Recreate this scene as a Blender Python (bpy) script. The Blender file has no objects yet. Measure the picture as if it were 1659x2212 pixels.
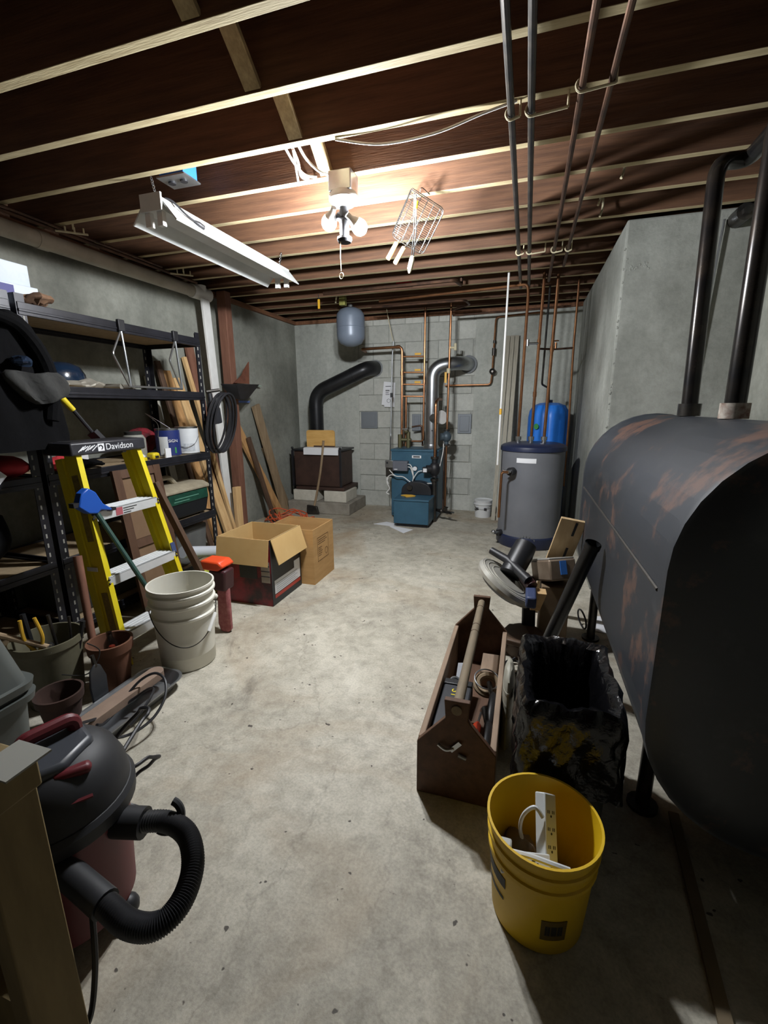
import bpy, math, random
from mathutils import Vector, Matrix, noise as mnoise
random.seed(7)
S = bpy.context.scene
COL = S.collection
PI = math.pi
V = Vector

# ------------------------------------------------------------------ camera, world, exposure
CAM_YAW, CAM_PITCH, CAM_ROLL = math.radians(17.43), math.radians(13.22), math.radians(-.41)
cd = bpy.data.cameras.new('camera'); cam = bpy.data.objects.new('camera', cd); COL.objects.link(cam)
cd.sensor_fit = 'VERTICAL'; cd.sensor_height = 36.0; cd.sensor_width = 27.0
cd.lens = 964.4 / 2212 * 36.0
cd.clip_start = .02; cd.clip_end = 60
_f = V((-math.sin(CAM_YAW)*math.cos(CAM_PITCH), math.cos(CAM_YAW)*math.cos(CAM_PITCH), -math.sin(CAM_PITCH)))
_r = V((math.cos(CAM_YAW), math.sin(CAM_YAW), 0)); _u = _r.cross(_f)
_r2 = _r*math.cos(CAM_ROLL) + _u*math.sin(CAM_ROLL); _u2 = -_r*math.sin(CAM_ROLL) + _u*math.cos(CAM_ROLL)
mw = Matrix((_r2, _u2, -_f)).transposed().to_4x4(); mw.translation = (0, 0, 1.25)
cam.matrix_world = mw
S.camera = cam
wd = bpy.data.worlds.new('world'); S.world = wd; wd.use_nodes = True
wd.node_tree.nodes['Background'].inputs[0].default_value = (.02, .021, .024, 1)
wd.node_tree.nodes['Background'].inputs[1].default_value = .2
S.view_settings.view_transform = 'Standard'; S.view_settings.look = 'None'
S.view_settings.gamma = 1; S.view_settings.use_curve_mapping = False
S.view_settings.exposure = -0.45
BULB_STRENGTH = 2850.0

# ------------------------------------------------------------------ materials
def lin(h):
    h = h.lstrip('#'); o = []
    for i in (0, 2, 4):
        c = int(h[i:i+2], 16) / 255
        o.append(c/12.92 if c <= .04045 else ((c+.055)/1.055)**2.4)
    return (*o, 1)
MATS = {}
def mat(name, c, rough=.6, metal=0.0, c2=None, scale=6.0, stretch=(1, 1, 1), bump=0.0, bscale=None, lo=.35, hi=.65, spec=None, trans=0.0, coat=0.0, detail=5):
    if name in MATS: return MATS[name]
    m = bpy.data.materials.new(name); m.use_nodes = True; MATS[name] = m
    nt = m.node_tree; N = nt.nodes; L = nt.links; b = N['Principled BSDF']
    b.inputs['Base Color'].default_value = lin(c); b.inputs['Roughness'].default_value = rough; b.inputs['Metallic'].default_value = metal
    if spec is not None: b.inputs['Specular IOR Level'].default_value = spec
    if trans: b.inputs['Transmission Weight'].default_value = trans
    if coat: b.inputs['Coat Weight'].default_value = coat; b.inputs['Coat Roughness'].default_value = .15
    if c2 or bump:
        tc = N.new('ShaderNodeTexCoord'); mp = N.new('ShaderNodeMapping'); mp.inputs['Scale'].default_value = stretch
        L.new(tc.outputs['Object'], mp.inputs['Vector'])
    if c2:
        n = N.new('ShaderNodeTexNoise'); n.inputs['Scale'].default_value = scale; n.inputs['Detail'].default_value = detail; n.inputs['Roughness'].default_value = .6
        L.new(mp.outputs[0], n.inputs['Vector'])
        r = N.new('ShaderNodeValToRGB'); r.color_ramp.elements[0].position = lo; r.color_ramp.elements[1].position = hi
        r.color_ramp.elements[0].color = lin(c); r.color_ramp.elements[1].color = lin(c2)
        L.new(n.outputs['Fac'], r.inputs[0]); L.new(r.outputs[0], b.inputs['Base Color'])
    if bump:
        n2 = N.new('ShaderNodeTexNoise'); n2.inputs['Scale'].default_value = bscale or scale*4; n2.inputs['Detail'].default_value = 4
        L.new(mp.outputs[0], n2.inputs['Vector'])
        bp = N.new('ShaderNodeBump'); bp.inputs['Strength'].default_value = bump; bp.inputs['Distance'].default_value = .01
        L.new(n2.outputs['Fac'], bp.inputs['Height']); L.new(bp.outputs[0], b.inputs['Normal'])
    return m

def floor_mat():
    m = bpy.data.materials.new('floor_concrete'); m.use_nodes = True
    nt = m.node_tree; N = nt.nodes; L = nt.links; b = N['Principled BSDF']
    tc = N.new('ShaderNodeTexCoord')
    def noise(scale, detail=6, rough=.6, dist=0.0):
        n = N.new('ShaderNodeTexNoise'); n.inputs['Scale'].default_value = scale; n.inputs['Detail'].default_value = detail
        n.inputs['Roughness'].default_value = rough; n.inputs['Distortion'].default_value = dist
        L.new(tc.outputs['Object'], n.inputs['Vector']); return n
    def ramp(src, stops):
        r = N.new('ShaderNodeValToRGB'); e = r.color_ramp.elements
        while len(e) < len(stops): e.new(.5)
        for el, (p, c) in zip(e, stops): el.position = p; el.color = c
        L.new(src, r.inputs[0]); return r
    def mix(a, bb, fac, mode='MULTIPLY'):
        x = N.new('ShaderNodeMix'); x.data_type = 'RGBA'; x.blend_type = mode
        if isinstance(fac, float): x.inputs[0].default_value = fac
        else: L.new(fac, x.inputs[0])
        L.new(a, x.inputs[6])
        if isinstance(bb, tuple): x.inputs[7].default_value = bb
        else: L.new(bb, x.inputs[7])
        return x.outputs[2]
    base = ramp(noise(1.1, 8, .65).outputs['Fac'], [(.3, lin('989387')), (.5, lin('b6b1a3')), (.68, lin('cbc6b9'))])
    c = base.outputs[0]
    fine = ramp(noise(14, 6, .7, .4).outputs['Fac'], [(.3, (.66, .65, .62, 1)), (.6, (1.08, 1.07, 1.05, 1))])
    c = mix(c, fine.outputs[0], .9)
    grain = ramp(noise(120, 3, .6).outputs['Fac'], [(.3, (.78, .78, .78, 1)), (.6, (1.05, 1.05, 1.05, 1))])
    c = mix(c, grain.outputs[0], .8)
    # brown water stains and dark oil blotches with shapes of their own
    st = ramp(noise(.9, 6, .6, 1.5).outputs['Fac'], [(.49, (0, 0, 0, 1)), (.70, (.6, .6, .6, 1))])
    c = mix(c, lin('927a5a'), st.outputs[0], 'MIX')
    dk = ramp(noise(2.7, 8, .75, .8).outputs['Fac'], [(.58, (0, 0, 0, 1)), (.72, (.55, .55, .55, 1))])
    c = mix(c, lin('4a463f'), dk.outputs[0], 'MIX')
    sp = ramp(noise(34, 2, .4).outputs['Fac'], [(.735, (0, 0, 0, 1)), (.76, (.9, .9, .9, 1))])
    c = mix(c, lin('3a342e'), sp.outputs[0], 'MIX')
    # hairline cracks
    v = N.new('ShaderNodeTexVoronoi'); v.feature = 'DISTANCE_TO_EDGE'; v.inputs['Scale'].default_value = .55
    nv = noise(3.0, 6, .6); mv = N.new('ShaderNodeVectorMath'); mv.operation = 'MULTIPLY_ADD'
    mv.inputs[1].default_value = (.35, .35, .35); L.new(nv.outputs['Color'], mv.inputs[0]); L.new(tc.outputs['Object'], mv.inputs[2]); L.new(mv.outputs[0], v.inputs['Vector'])
    cr = ramp(v.outputs['Distance'], [(.0, (.2, .2, .2, 1)), (.002, (0, 0, 0, 1))])
    c = mix(c, lin('4d463c'), cr.outputs[0], 'MIX')
    L.new(c, b.inputs['Base Color'])
    b.inputs['Roughness'].default_value = .62; b.inputs['Specular IOR Level'].default_value = .35
    bp = N.new('ShaderNodeBump'); bp.inputs['Strength'].default_value = .35; bp.inputs['Distance'].default_value = .006
    L.new(noise(45, 6, .7).outputs['Fac'], bp.inputs['Height']); L.new(bp.outputs[0], b.inputs['Normal'])
    return m

def wall_mat(name, a, b_, c_, streak=1.0):
    m = bpy.data.materials.new(name); m.use_nodes = True
    nt = m.node_tree; N = nt.nodes; L = nt.links; b = N['Principled BSDF']
    tc = N.new('ShaderNodeTexCoord')
    def noise(scale, st=(1, 1, 1), detail=7, rough=.62):
        mp = N.new('ShaderNodeMapping'); mp.inputs['Scale'].default_value = st; L.new(tc.outputs['Object'], mp.inputs['Vector'])
        n = N.new('ShaderNodeTexNoise'); n.inputs['Scale'].default_value = scale; n.inputs['Detail'].default_value = detail; n.inputs['Roughness'].default_value = rough
        L.new(mp.outputs[0], n.inputs['Vector']); return n
    def ramp(src, stops):
        r = N.new('ShaderNodeValToRGB'); e = r.color_ramp.elements
        while len(e) < len(stops): e.new(.5)
        for el, (p, c) in zip(e, stops): el.position = p; el.color = c
        L.new(src, r.inputs[0]); return r
    def mix(x0, x1, fac, mode='MULTIPLY'):
        x = N.new('ShaderNodeMix'); x.data_type = 'RGBA'; x.blend_type = mode; x.inputs[0].default_value = fac
        L.new(x0, x.inputs[6]); L.new(x1, x.inputs[7]); return x.outputs[2]
    base = ramp(noise(1.4).outputs['Fac'], [(.32, lin(a)), (.5, lin(b_)), (.68, lin(c_))])
    c = base.outputs[0]
    sk = ramp(noise(3.0, (1, 1, .12), 5).outputs['Fac'], [(.35, (.72, .73, .72, 1)), (.62, (1.06, 1.06, 1.05, 1))])
    c = mix(c, sk.outputs[0], .7*streak)
    fn = ramp(noise(26, (1, 1, 1), 5, .7).outputs['Fac'], [(.32, (.8, .8, .8, 1)), (.6, (1.04, 1.04, 1.04, 1))])
    c = mix(c, fn.outputs[0], .7)
    L.new(c, b.inputs['Base Color']); b.inputs['Roughness'].default_value = .9; b.inputs['Specular IOR Level'].default_value = .2
    bp = N.new('ShaderNodeBump'); bp.inputs['Strength'].default_value = .45; bp.inputs['Distance'].default_value = .01
    L.new(noise(22, (1, 1, 1), 8, .7).outputs['Fac'], bp.inputs['Height']); L.new(bp.outputs[0], b.inputs['Normal'])
    return m

def emit_mat(name, col, strength):
    m = bpy.data.materials.new(name); m.use_nodes = True
    b = m.node_tree.nodes['Principled BSDF']; b.inputs['Base Color'].default_value = (.9, .9, .9, 1)
    b.inputs['Emission Color'].default_value = (*col, 1); b.inputs['Emission Strength'].default_value = strength
    return m

M_FLOOR = floor_mat()
M_WALL = wall_mat('wall_concrete', '787971', '8e8f86', 'a3a49a')
M_WALLR = wall_mat('wall_concrete_right', '777871', '8e8f88', 'a7a8a1')
M_BLOCK = wall_mat('cinder_block', 'adaea6', 'bcbdb5', 'c9cac2', .3)
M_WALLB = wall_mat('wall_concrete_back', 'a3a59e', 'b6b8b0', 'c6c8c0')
M_MORTAR = mat('mortar', '9b9c95', .95, c2='adaea6', scale=20)
M_JOIST = mat('joist_wood', '4d3321', .75, c2='674730', scale=3, stretch=(1, 14, 14), bump=.15, bscale=12)
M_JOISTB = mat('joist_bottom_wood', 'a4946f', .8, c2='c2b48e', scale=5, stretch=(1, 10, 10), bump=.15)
M_SUBFLOOR = mat('subfloor_wood', '4a3322', .85, c2='5e432c', scale=3, stretch=(1, 8, 8))
M_BRIDGE = mat('bridging_wood', '8f7e5c', .8, c2='b5a37c', scale=5, stretch=(10, 1, 10))
M_COPPER = mat('copper', 'a87a56', .38, 1.0, c2='7a5540', scale=9, lo=.3, hi=.75)
M_COPPERD = mat('copper_dark', '6b5040', .45, .9, c2='463730', scale=9)
M_IRON = mat('black_iron', '3a3a3a', .38, .8, c2='55504a', scale=12)
M_GALV = mat('galvanized_steel', '9a9d9f', .34, .95, c2='b4b7b9', scale=7)
M_STEEL = mat('steel', 'b8babb', .3, 1.0)
M_BLACK = mat('black_plastic', '17171a', .5, c2='222226', scale=10)
M_BLACKM = mat('black_metal', '1c1c1f', .42, .2, c2='2b2b2f', scale=14)
M_WHITE = mat('white_plastic', 'e6e6e3', .45, c2='dad9d5', scale=6)
M_PAPER = mat('paper', 'dfe0e2', .8)
M_INK = mat('ink', '26262a', .7)
M_CARD = mat('cardboard', 'a9824f', .85, c2='b58e5a', scale=5, stretch=(1, 1, 6))
M_CARDIN = mat('cardboard_inside', 'b79660', .85, c2='c2a26c', scale=4)
M_CREAM = mat('cream_plastic', 'c9bf9f', .6)
M_WOOD = mat('lumber', 'a97d4e', .75, c2='c79b66', scale=4, stretch=(8, 8, 1))
M_WOODR = mat('lumber_red', '6e4838', .75, c2='835a47', scale=4, stretch=(8, 8, 1))
M_WOODG = mat('lumber_grey', '7f6a50', .8, c2='998468', scale=4, stretch=(8, 8, 1))
M_WOODP = mat('lumber_pale', 'c79f6c', .75, c2='d9b683', scale=4, stretch=(8, 8, 1))
M_RUST = mat('rust', '7a4a35', .85, c2='5c3526', scale=10)

# ------------------------------------------------------------------ mesh helpers
ORG = {}
class MB:
    def __init__(self, m=None): self.v = []; self.f = []; self.m = m
    def add(self, vs, fs):
        o = len(self.v)
        for p in vs:
            p = V(p); self.v.append(self.m @ p if self.m else p)
        self.f += [tuple(i+o for i in f) for f in fs]
        return self
    def box(self, lo, hi):
        x0, y0, z0 = lo; x1, y1, z1 = hi
        return self.add([(x0,y0,z0),(x1,y0,z0),(x1,y1,z0),(x0,y1,z0),(x0,y0,z1),(x1,y0,z1),(x1,y1,z1),(x0,y1,z1)],
                        [(0,3,2,1),(4,5,6,7),(0,1,5,4),(1,2,6,5),(2,3,7,6),(3,0,4,7)])
    def cbox(self, c, s): return self.box([c[i]-s[i]/2 for i in range(3)], [c[i]+s[i]/2 for i in range(3)])
    def hexa(self, p8): return self.add(p8, [(0,3,2,1),(4,5,6,7),(0,1,5,4),(1,2,6,5),(2,3,7,6),(3,0,4,7)])
    def board(self, a, b, w, t, wd):
        # a board from a to b; w across direction wd, t thick
        a, b = V(a), V(b); d = (b-a).normalized(); wd = V(wd); wd = (wd - d*wd.dot(d)).normalized(); n = d.cross(wd)
        W, T = wd*(w/2), n*(t/2)
        return self.hexa([a-W-T, a+W-T, a+W+T, a-W+T, b-W-T, b+W-T, b+W+T, b-W+T])
    def tube(self, pts, r, seg=10, cap=True, closed=False):
        pts = [V(p) for p in pts]; n = len(pts); rr = r if isinstance(r, (list, tuple)) else [r]*n
        tang = []
        for i in range(n):
            if closed: t = pts[(i+1) % n]-pts[i-1]
            else: t = pts[min(i+1, n-1)]-pts[max(i-1, 0)]
            tang.append(t.normalized() if t.length > 1e-9 else V((0, 0, 1)))
        u = tang[0].orthogonal().normalized(); vs = []; fs = []
        for i in range(n):
            t = tang[i]; u = u - t*u.dot(t)
            u = u.normalized() if u.length > 1e-6 else t.orthogonal().normalized()
            w = t.cross(u)
            for k in range(seg):
                a = 2*PI*k/seg; vs.append(pts[i] + (u*math.cos(a)+w*math.sin(a))*rr[i])
        for i in range(n if closed else n-1):
            j = (i+1) % n
            for k in range(seg):
                k2 = (k+1) % seg; fs.append((i*seg+k, i*seg+k2, j*seg+k2, j*seg+k))
        if cap and not closed:
            fs.append(tuple(range(seg-1, -1, -1))); fs.append(tuple((n-1)*seg+k for k in range(seg)))
        return self.add(vs, fs)
    def cyl(self, a, b, r, seg=16, r2=None): return self.tube([a, b], [r, r if r2 is None else r2], seg)
    def lathe(self, prof, c=(0, 0, 0), seg=28, sx=1, sy=1, wob=None):
        vs = []; fs = []; n = len(prof)
        for i, (r, z) in enumerate(prof):
            for k in range(seg):
                a = 2*PI*k/seg; q = r
                if wob: q = r*wob(a, z)
                vs.append((c[0]+q*math.cos(a)*sx, c[1]+q*math.sin(a)*sy, c[2]+z))
        for i in range(n-1):
            for k in range(seg):
                k2 = (k+1) % seg; fs.append((i*seg+k, i*seg+k2, (i+1)*seg+k2, (i+1)*seg+k))
        if prof[0][0] > 1e-6: fs.append(tuple(range(seg-1, -1, -1)))
        if prof[-1][0] > 1e-6: fs.append(tuple((n-1)*seg+k for k in range(seg)))
        return self.add(vs, fs)
    def prism(self, poly, d0, d1, ax):
        # poly: 2-D outline; ax 'x': outline in (y,z), extruded d0..d1 in x, and so on
        n = len(poly)
        def p(q, d): return (d, q[0], q[1]) if ax == 'x' else ((q[0], d, q[1]) if ax == 'y' else (q[0], q[1], d))
        vs = [p(q, d0) for q in poly]+[p(q, d1) for q in poly]
        fs = [tuple(range(n-1, -1, -1)), tuple(range(n, 2*n))]+[(i, (i+1) % n, n+(i+1) % n, n+i) for i in range(n)]
        return self.add(vs, fs)
    def torus(self, c, R, r, nrm=(0, 0, 1), seg=28, s2=8, a0=0, a1=None):
        nrm = V(nrm).normalized(); u = nrm.orthogonal().normalized(); w = nrm.cross(u); c = V(c)
        if a1 is None: return self.tube([c+(u*math.cos(2*PI*k/seg)+w*math.sin(2*PI*k/seg))*R for k in range(seg)], r, s2, closed=True)
        return self.tube([c+(u*math.cos(a0+(a1-a0)*k/seg)+w*math.sin(a0+(a1-a0)*k/seg))*R for k in range(seg+1)], r, s2)
    def ball(self, c, r, seg=14, sz=1.0):
        return self.lathe([(max(r*math.sin(PI*i/8), 0), -r*sz*math.cos(PI*i/8)) for i in range(9)], c, seg)
    def build(self, name, m, parent=None, smooth=35, bevel=0, kind=None):
        me = bpy.data.meshes.new(name)
        vs = self.v
        if parent is None:
            xs = [p.x for p in vs]; ys = [p.y for p in vs]; zs = [p.z for p in vs]
            o = V(((min(xs)+max(xs))/2, (min(ys)+max(ys))/2, min(zs)))
        else: o = ORG[parent.name]
        me.from_pydata([tuple(p-o) for p in vs], [], self.f); me.validate()
        ms = m if isinstance(m, list) else [m]
        for q in ms: me.materials.append(q)
        import bmesh
        bm = bmesh.new(); bm.from_mesh(me); bmesh.ops.recalc_face_normals(bm, faces=bm.faces); bm.to_mesh(me); bm.free()
        if smooth:
            me.polygons.foreach_set('use_smooth', [True]*len(me.polygons)); me.set_sharp_from_angle(angle=math.radians(smooth))
        ob = bpy.data.objects.new(name, me); COL.objects.link(ob)
        if parent is None: ob.location = o
        else: ob.parent = parent
        ORG[ob.name] = o.copy()
        if bevel:
            bv = ob.modifiers.new('bevel', 'BEVEL'); bv.width = bevel; bv.segments = 2; bv.limit_method = 'ANGLE'; bv.angle_limit = math.radians(40)
        if kind: ob['kind'] = kind
        return ob
def tag(o, label, cat, group=None):
    o['label'] = label; o['category'] = cat
    if group: o['group'] = group
    return o
def thing(name, label, cat, loc, group=None):
    o = bpy.data.objects.new(name, None); COL.objects.link(o); o.location = loc; o.empty_display_size = .1
    ORG[o.name] = V(loc)
    return tag(o, label, cat, group)
def struct(o): o['kind'] = 'structure'; return o
def copy_part(src, parent, off):
    o = src.copy(); COL.objects.link(o); o.parent = parent; o.location = src.location + V(off); ORG[o.name] = ORG[parent.name]+o.location if parent else V(o.location)
    return o
def arc(c, r, a0, a1, n, u, w):
    c, u, w = V(c), V(u), V(w)
    return [c + (u*math.cos(a0+(a1-a0)*i/n) + w*math.sin(a0+(a1-a0)*i/n))*r for i in range(n+1)]
def bend(pts, r, n=5):
    # round the corners of a polyline
    pts = [V(p) for p in pts]; out = [pts[0]]
    for i in range(1, len(pts)-1):
        a = (pts[i-1]-pts[i]); b = (pts[i+1]-pts[i]); k = min(r, a.length*.49, b.length*.49)
        p, q = pts[i]+a.normalized()*k, pts[i]+b.normalized()*k
        for j in range(n+1):
            t = j/n; out.append(p*(1-t)**2 + pts[i]*2*t*(1-t) + q*t*t)
    return out+[pts[-1]]
def spline(pts, n=8, closed=False):
    pts = [V(p) for p in pts]; out = []; m = len(pts)
    for i in range(m if closed else m-1):
        if closed: p0, p1, p2, p3 = pts[i-1], pts[i], pts[(i+1) % m], pts[(i+2) % m]
        else: p0, p1, p2, p3 = pts[max(i-1, 0)], pts[i], pts[i+1], pts[min(i+2, m-1)]
        for j in range(n):
            t = j/n; out.append(.5*((2*p1)+(p2-p0)*t+(2*p0-5*p1+4*p2-p3)*t*t+(3*p1-p0-3*p2+p3)*t**3))
    if not closed: out.append(pts[-1])
    return out
def lettering(name, s, size, m, parent, loc, right, up, extr=.0006, center=True):
    cu = bpy.data.curves.new('txt', 'FONT'); cu.body = s; cu.size = size; cu.extrude = extr
    if center: cu.align_x = 'CENTER'; cu.align_y = 'CENTER'
    t = bpy.data.objects.new('txt', cu); COL.objects.link(t)
    me = bpy.data.meshes.new_from_object(t.evaluated_get(bpy.context.evaluated_depsgraph_get())); me.name = name
    bpy.data.objects.remove(t); bpy.data.curves.remove(cu)
    r, u = V(right).normalized(), V(up).normalized(); n = r.cross(u)
    X = Matrix((r, u, n)).transposed().to_4x4(); X.translation = V(loc)-ORG[parent.name]
    me.transform(X); me.materials.clear(); me.materials.append(m)
    o = bpy.data.objects.new(name, me); COL.objects.link(o); o.parent = parent; ORG[o.name] = ORG[parent.name].copy()
    return o

# ------------------------------------------------------------------ the room
XL, XR, XA, YB, YF, YC, ZJ = -2.87, .49, 1.13, 5.42, -4.5, 3.2, 2.30
floor = struct(MB().box((XL-.2, YF-.2, -.1), (XA+.2, YB+.2, 0)).build('floor', M_FLOOR, smooth=0))
wl = struct(MB().box((XL-.2, YF-.2, 0), (XL, YB+.2, ZJ)).build('wall_left', M_WALL, smooth=0))
BX0, BX1 = -2.02, -.60
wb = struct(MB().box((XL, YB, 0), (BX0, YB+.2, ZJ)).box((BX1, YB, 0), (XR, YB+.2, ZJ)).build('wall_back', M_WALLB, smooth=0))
MB().box((BX0, YB+.014, 0), (BX1, YB+.2, ZJ)).build('mortar_bed', M_MORTAR, wb, smooth=0)
# concrete blocks of the chimney base, laid in running bond
bw, bh = .40, .20
first = {}
for r in range(12):
    z0 = r*bh; z1 = min(z0+bh-.008, ZJ)
    x = BX0 - (bw/2 if r % 2 else 0)
    while x < BX1-.01:
        a, b = max(x, BX0), min(x+bw-.008, BX1)
        if b-a > .03:
            key = (round(b-a, 3), round(z1-z0, 3)); dep = random.uniform(-.004, .002)
            if key in first:
                src, xa, za = first[key]; copy_part(src, wb, (a-xa, dep, z0-za))
            else:
                o = MB().box((a, YB+.003, z0), (b, YB+.15, z1)).build('concrete_block', M_BLOCK, wb, smooth=0, bevel=.004); first[key] = (o, a, z0)
        x += bw
wr = struct(MB().box((XR, YC, 0), (XA+.2, YB+.2, ZJ)).build('wall_right', M_WALLR, smooth=0, bevel=.012))
for (x0, z0, x1, z1) in ((.92, .2, .925, 2.3),):
    MB().tube([V((.93+random.uniform(-.006, .006), YC, .3+k*.1)) for k in range(20)], [.006+random.uniform(-.002, .003) for k in range(20)], 6).build('form_seam', M_WALLR, wr)
for k in range(26):      # broken edge and honeycombed patch near the corner
    zz = random.uniform(.9, 2.2); xx = XR+.004+abs(random.gauss(0, .003)); q = random.uniform(.004, .010)
    MB(Matrix.Translation((xx, YC+.003, zz)) @ Matrix.Rotation(random.uniform(0, 6), 4, 'Y') @ Matrix.Diagonal((random.uniform(.6, 1.6), .6, 1, 1))).ball((0, 0, 0), q, 5).build('chip', M_WALLR, wr, 0)
for k in range(34):
    MB(Matrix.Translation((.50+random.uniform(0, .13), YC+.002, 2.05+random.gauss(0, .03))) @ Matrix.Rotation(random.uniform(0, 6), 4, 'Y') @ Matrix.Diagonal((random.uniform(.8, 2.2), .5, 1, 1))).ball((0, 0, 0), random.uniform(.004, .009), 5).build('chip', M_WALLR, wr, 0)
wa = struct(MB().box((XA, YF-.2, 0), (XA+.2, YC, ZJ)).build('wall_alcove', M_WALL, smooth=0))
wf = struct(MB().box((XL, YF-.2, 0), (XA, YF, ZJ)).build('wall_front', mat('bounce_cut_brown', '3a2c20', .8, c2='47372a', scale=4, stretch=(6, 6, 1)), smooth=0))  # unseen wall behind the camera; dark brown finish added to reduce bounced light
ceil = struct(MB().box((XL-.2, YF-.2, ZJ+.235), (XA+.2, YB+.2, ZJ+.27)).build('ceiling', M_SUBFLOOR, smooth=0))
def joist_y(k): return 1.339+.302*k-.038
src = None
for k in range(-18, 14):
    y = joist_y(k)
    if src is None:
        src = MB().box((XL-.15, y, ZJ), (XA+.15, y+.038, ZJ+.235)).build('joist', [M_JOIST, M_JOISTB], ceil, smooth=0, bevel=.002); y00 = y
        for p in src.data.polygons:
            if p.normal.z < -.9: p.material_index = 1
    else: copy_part(src, ceil, (random.uniform(-.03, .03), y-y00, 0))
BXB = -.94
s1 = s2 = None
for k in list(range(-4, 3)):
    ya, yb = joist_y(k)+.038, joist_y(k+1)
    if s1 is None:
        s1 = MB().board((BXB+.04, ya, ZJ+.015), (BXB+.04, yb, ZJ+.22), .05, .018, (1, 0, 0)).build('cross_bridging', M_BRIDGE, ceil, smooth=0)
        s2 = MB().board((BXB-.02, ya, ZJ+.22), (BXB-.02, yb, ZJ+.012), .06, .018, (1, 0, 0)).build('cross_bridging', M_BRIDGE, ceil, smooth=0); yy = ya
    else:
        copy_part(s1, ceil, (0, ya-yy, 0)); copy_part(s2, ceil, (0, ya-yy, 0))
MB().box((XL-.2, YF-.2, ZJ), (XL-.16, YB+.2, ZJ+.235)).build('rim_board', M_JOIST, ceil, smooth=0)
MB().box((XA+.16, YF-.2, ZJ), (XA+.2, YB+.2, ZJ+.235)).build('rim_board', M_JOIST, ceil, smooth=0)
MB().box((XL-.1, YB+.02, ZJ), (XA+.1, YB+.06, ZJ+.235)).build('rim_board', M_JOIST, ceil, smooth=0)
M_SILL = mat('sill_wood', '6a4630', .8, c2='855b3e', scale=4, stretch=(8, 1, 8))
struct(MB().box((XL, YF, ZJ-.04), (XL+.035, YB, ZJ)).build('trim_1', M_SILL, smooth=0))
struct(MB().box((XL+.035, YB-.03, ZJ-.04), (XR, YB, ZJ)).build('trim_2', M_SILL, smooth=0))

# ------------------------------------------------------------------ lamp: two bare bulbs on the joist
M_BULB = emit_mat('bulb_glow', (.97, 1.0, 1.04), BULB_STRENGTH)
LX, LY = -.877, 2.20
lp = thing('ceiling_lamp', 'porcelain lampholder with twin socket and two glowing bulbs under joist', 'lamp', (LX, LY, ZJ))
MB().box((LX-.055, LY-.05, 2.215), (LX+.055, LY+.05, ZJ-.001)).build('junction_box', M_GALV, lp, bevel=.004)
MB().lathe([(0, .03), (.06, .03), (.068, .018), (.068, 0), (.05, -.018), (.03, -.028), (0, -.028)], (LX, LY, 2.19)).build('lampholder_base', M_WHITE, lp)
MB().cyl((LX, LY, 2.167), (LX, LY, 2.12), .021).tube(spline([(LX-.032, LY, 2.13), (LX, LY, 2.112), (LX+.032, LY, 2.12)]), .018, 12).build('twin_socket', M_BLACK, lp)
MB().cyl((LX, LY, 2.105), (LX, LY, 2.035), .022).lathe([(0, .012), (.034, .01), (.036, 0), (.03, -.012), (0, -.014)], (LX, LY, 2.025)).build('switch_housing', M_BLACK, lp)
def bulb(c, d):
    d = V(d).normalized(); c = V(c); z = V((0, 0, 1)); q = z.rotation_difference(d).to_matrix().to_4x4(); q.translation = c
    MB(q).lathe([(.028, -.024), (.033, -.012), (.036, .002), (.033, .018), (.023, .031), (.011, .037), (0, .038)], seg=20).build('bulb', M_BULB, lp, 60)
    MB(q).lathe([(0, -.075), (.013, -.075), (.0135, -.052), (.018, -.045), (.029, -.0245), (0, -.0245)], seg=20).build('bulb_base', M_WHITE, lp, 60)
bulb((-.953, LY, 2.108), (-.60, .58, -.56)); bulb((-.803, LY, 2.072), (.56, .62, -.56))
MB().tube([(LX-.012, LY-.02, 2.02), (LX-.016, LY-.02, 1.95), (LX-.014, LY-.02, 1.885)], .0022, 6).torus((LX-.013, LY-.02, 1.865), .013, .0018, (.4, 1, 0)).build('pull_chain', M_CREAM, lp)

# ------------------------------------------------------------------ shop light on chains
M_LWH = mat('fixture_white', 'cfd1cf', .35, c2='bfc2c0', scale=5)
sl = thing('shop_light', 'long white metal fluorescent shop light without tubes hanging on chains', 'shop light', (-1.71, 2.4, 2.04))
M_LWH2 = M_LWH
MB().box((-1.765, 1.845, 2.105), (-1.655, 3.055, 2.16)).build('ballast_housing', M_LWH, sl, bevel=.004)
MB().prism([(-1.655, 2.135), (-1.585, 2.055), (-1.58, 2.058), (-1.650, 2.142)], 1.85, 3.05, 'y').build('reflector_wing', M_LWH, sl, 20)
MB().prism([(-1.765, 2.135), (-1.835, 2.055), (-1.84, 2.058), (-1.770, 2.142)], 1.85, 3.05, 'y').build('reflector_wing', M_LWH, sl, 20)
MB().prism([(-1.655, 2.103), (-1.765, 2.103), (-1.765, 2.107), (-1.655, 2.107)], 1.85, 3.05, 'y').build('reflector', M_LWH, sl, 20)
for y in (1.86, 3.04):
    for x in (-1.745, -1.675): MB().box((x-.015, y-.012, 2.04), (x+.015, y+.012, 2.105)).build('lamp_socket', M_WHITE, sl)
MB().box((-1.77, 1.835, 2.10), (-1.65, 1.846, 2.175)).build('end_plate', M_LWH, sl)
def chain(name, a, b, parent, r=.0016, n=12):
    a, b = V(a), V(b); d = (b-a)/n
    m = MB()
    for i in range(n):
        c = a+d*(i+.5); m.torus(c, (d.length)*.62, r, (1, .2, 0) if i % 2 else (.2, 1, 0), 10, 5)
    return m.build(name, M_STEEL, parent)
chain('chain', (-1.70, 1.87, 2.16), (-1.72, 1.87, 2.255), sl, .0018, 8); chain('chain', (-1.68, 2.96, 2.16), (-1.68, 3.00, 2.255), sl, .0018, 8)
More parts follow.
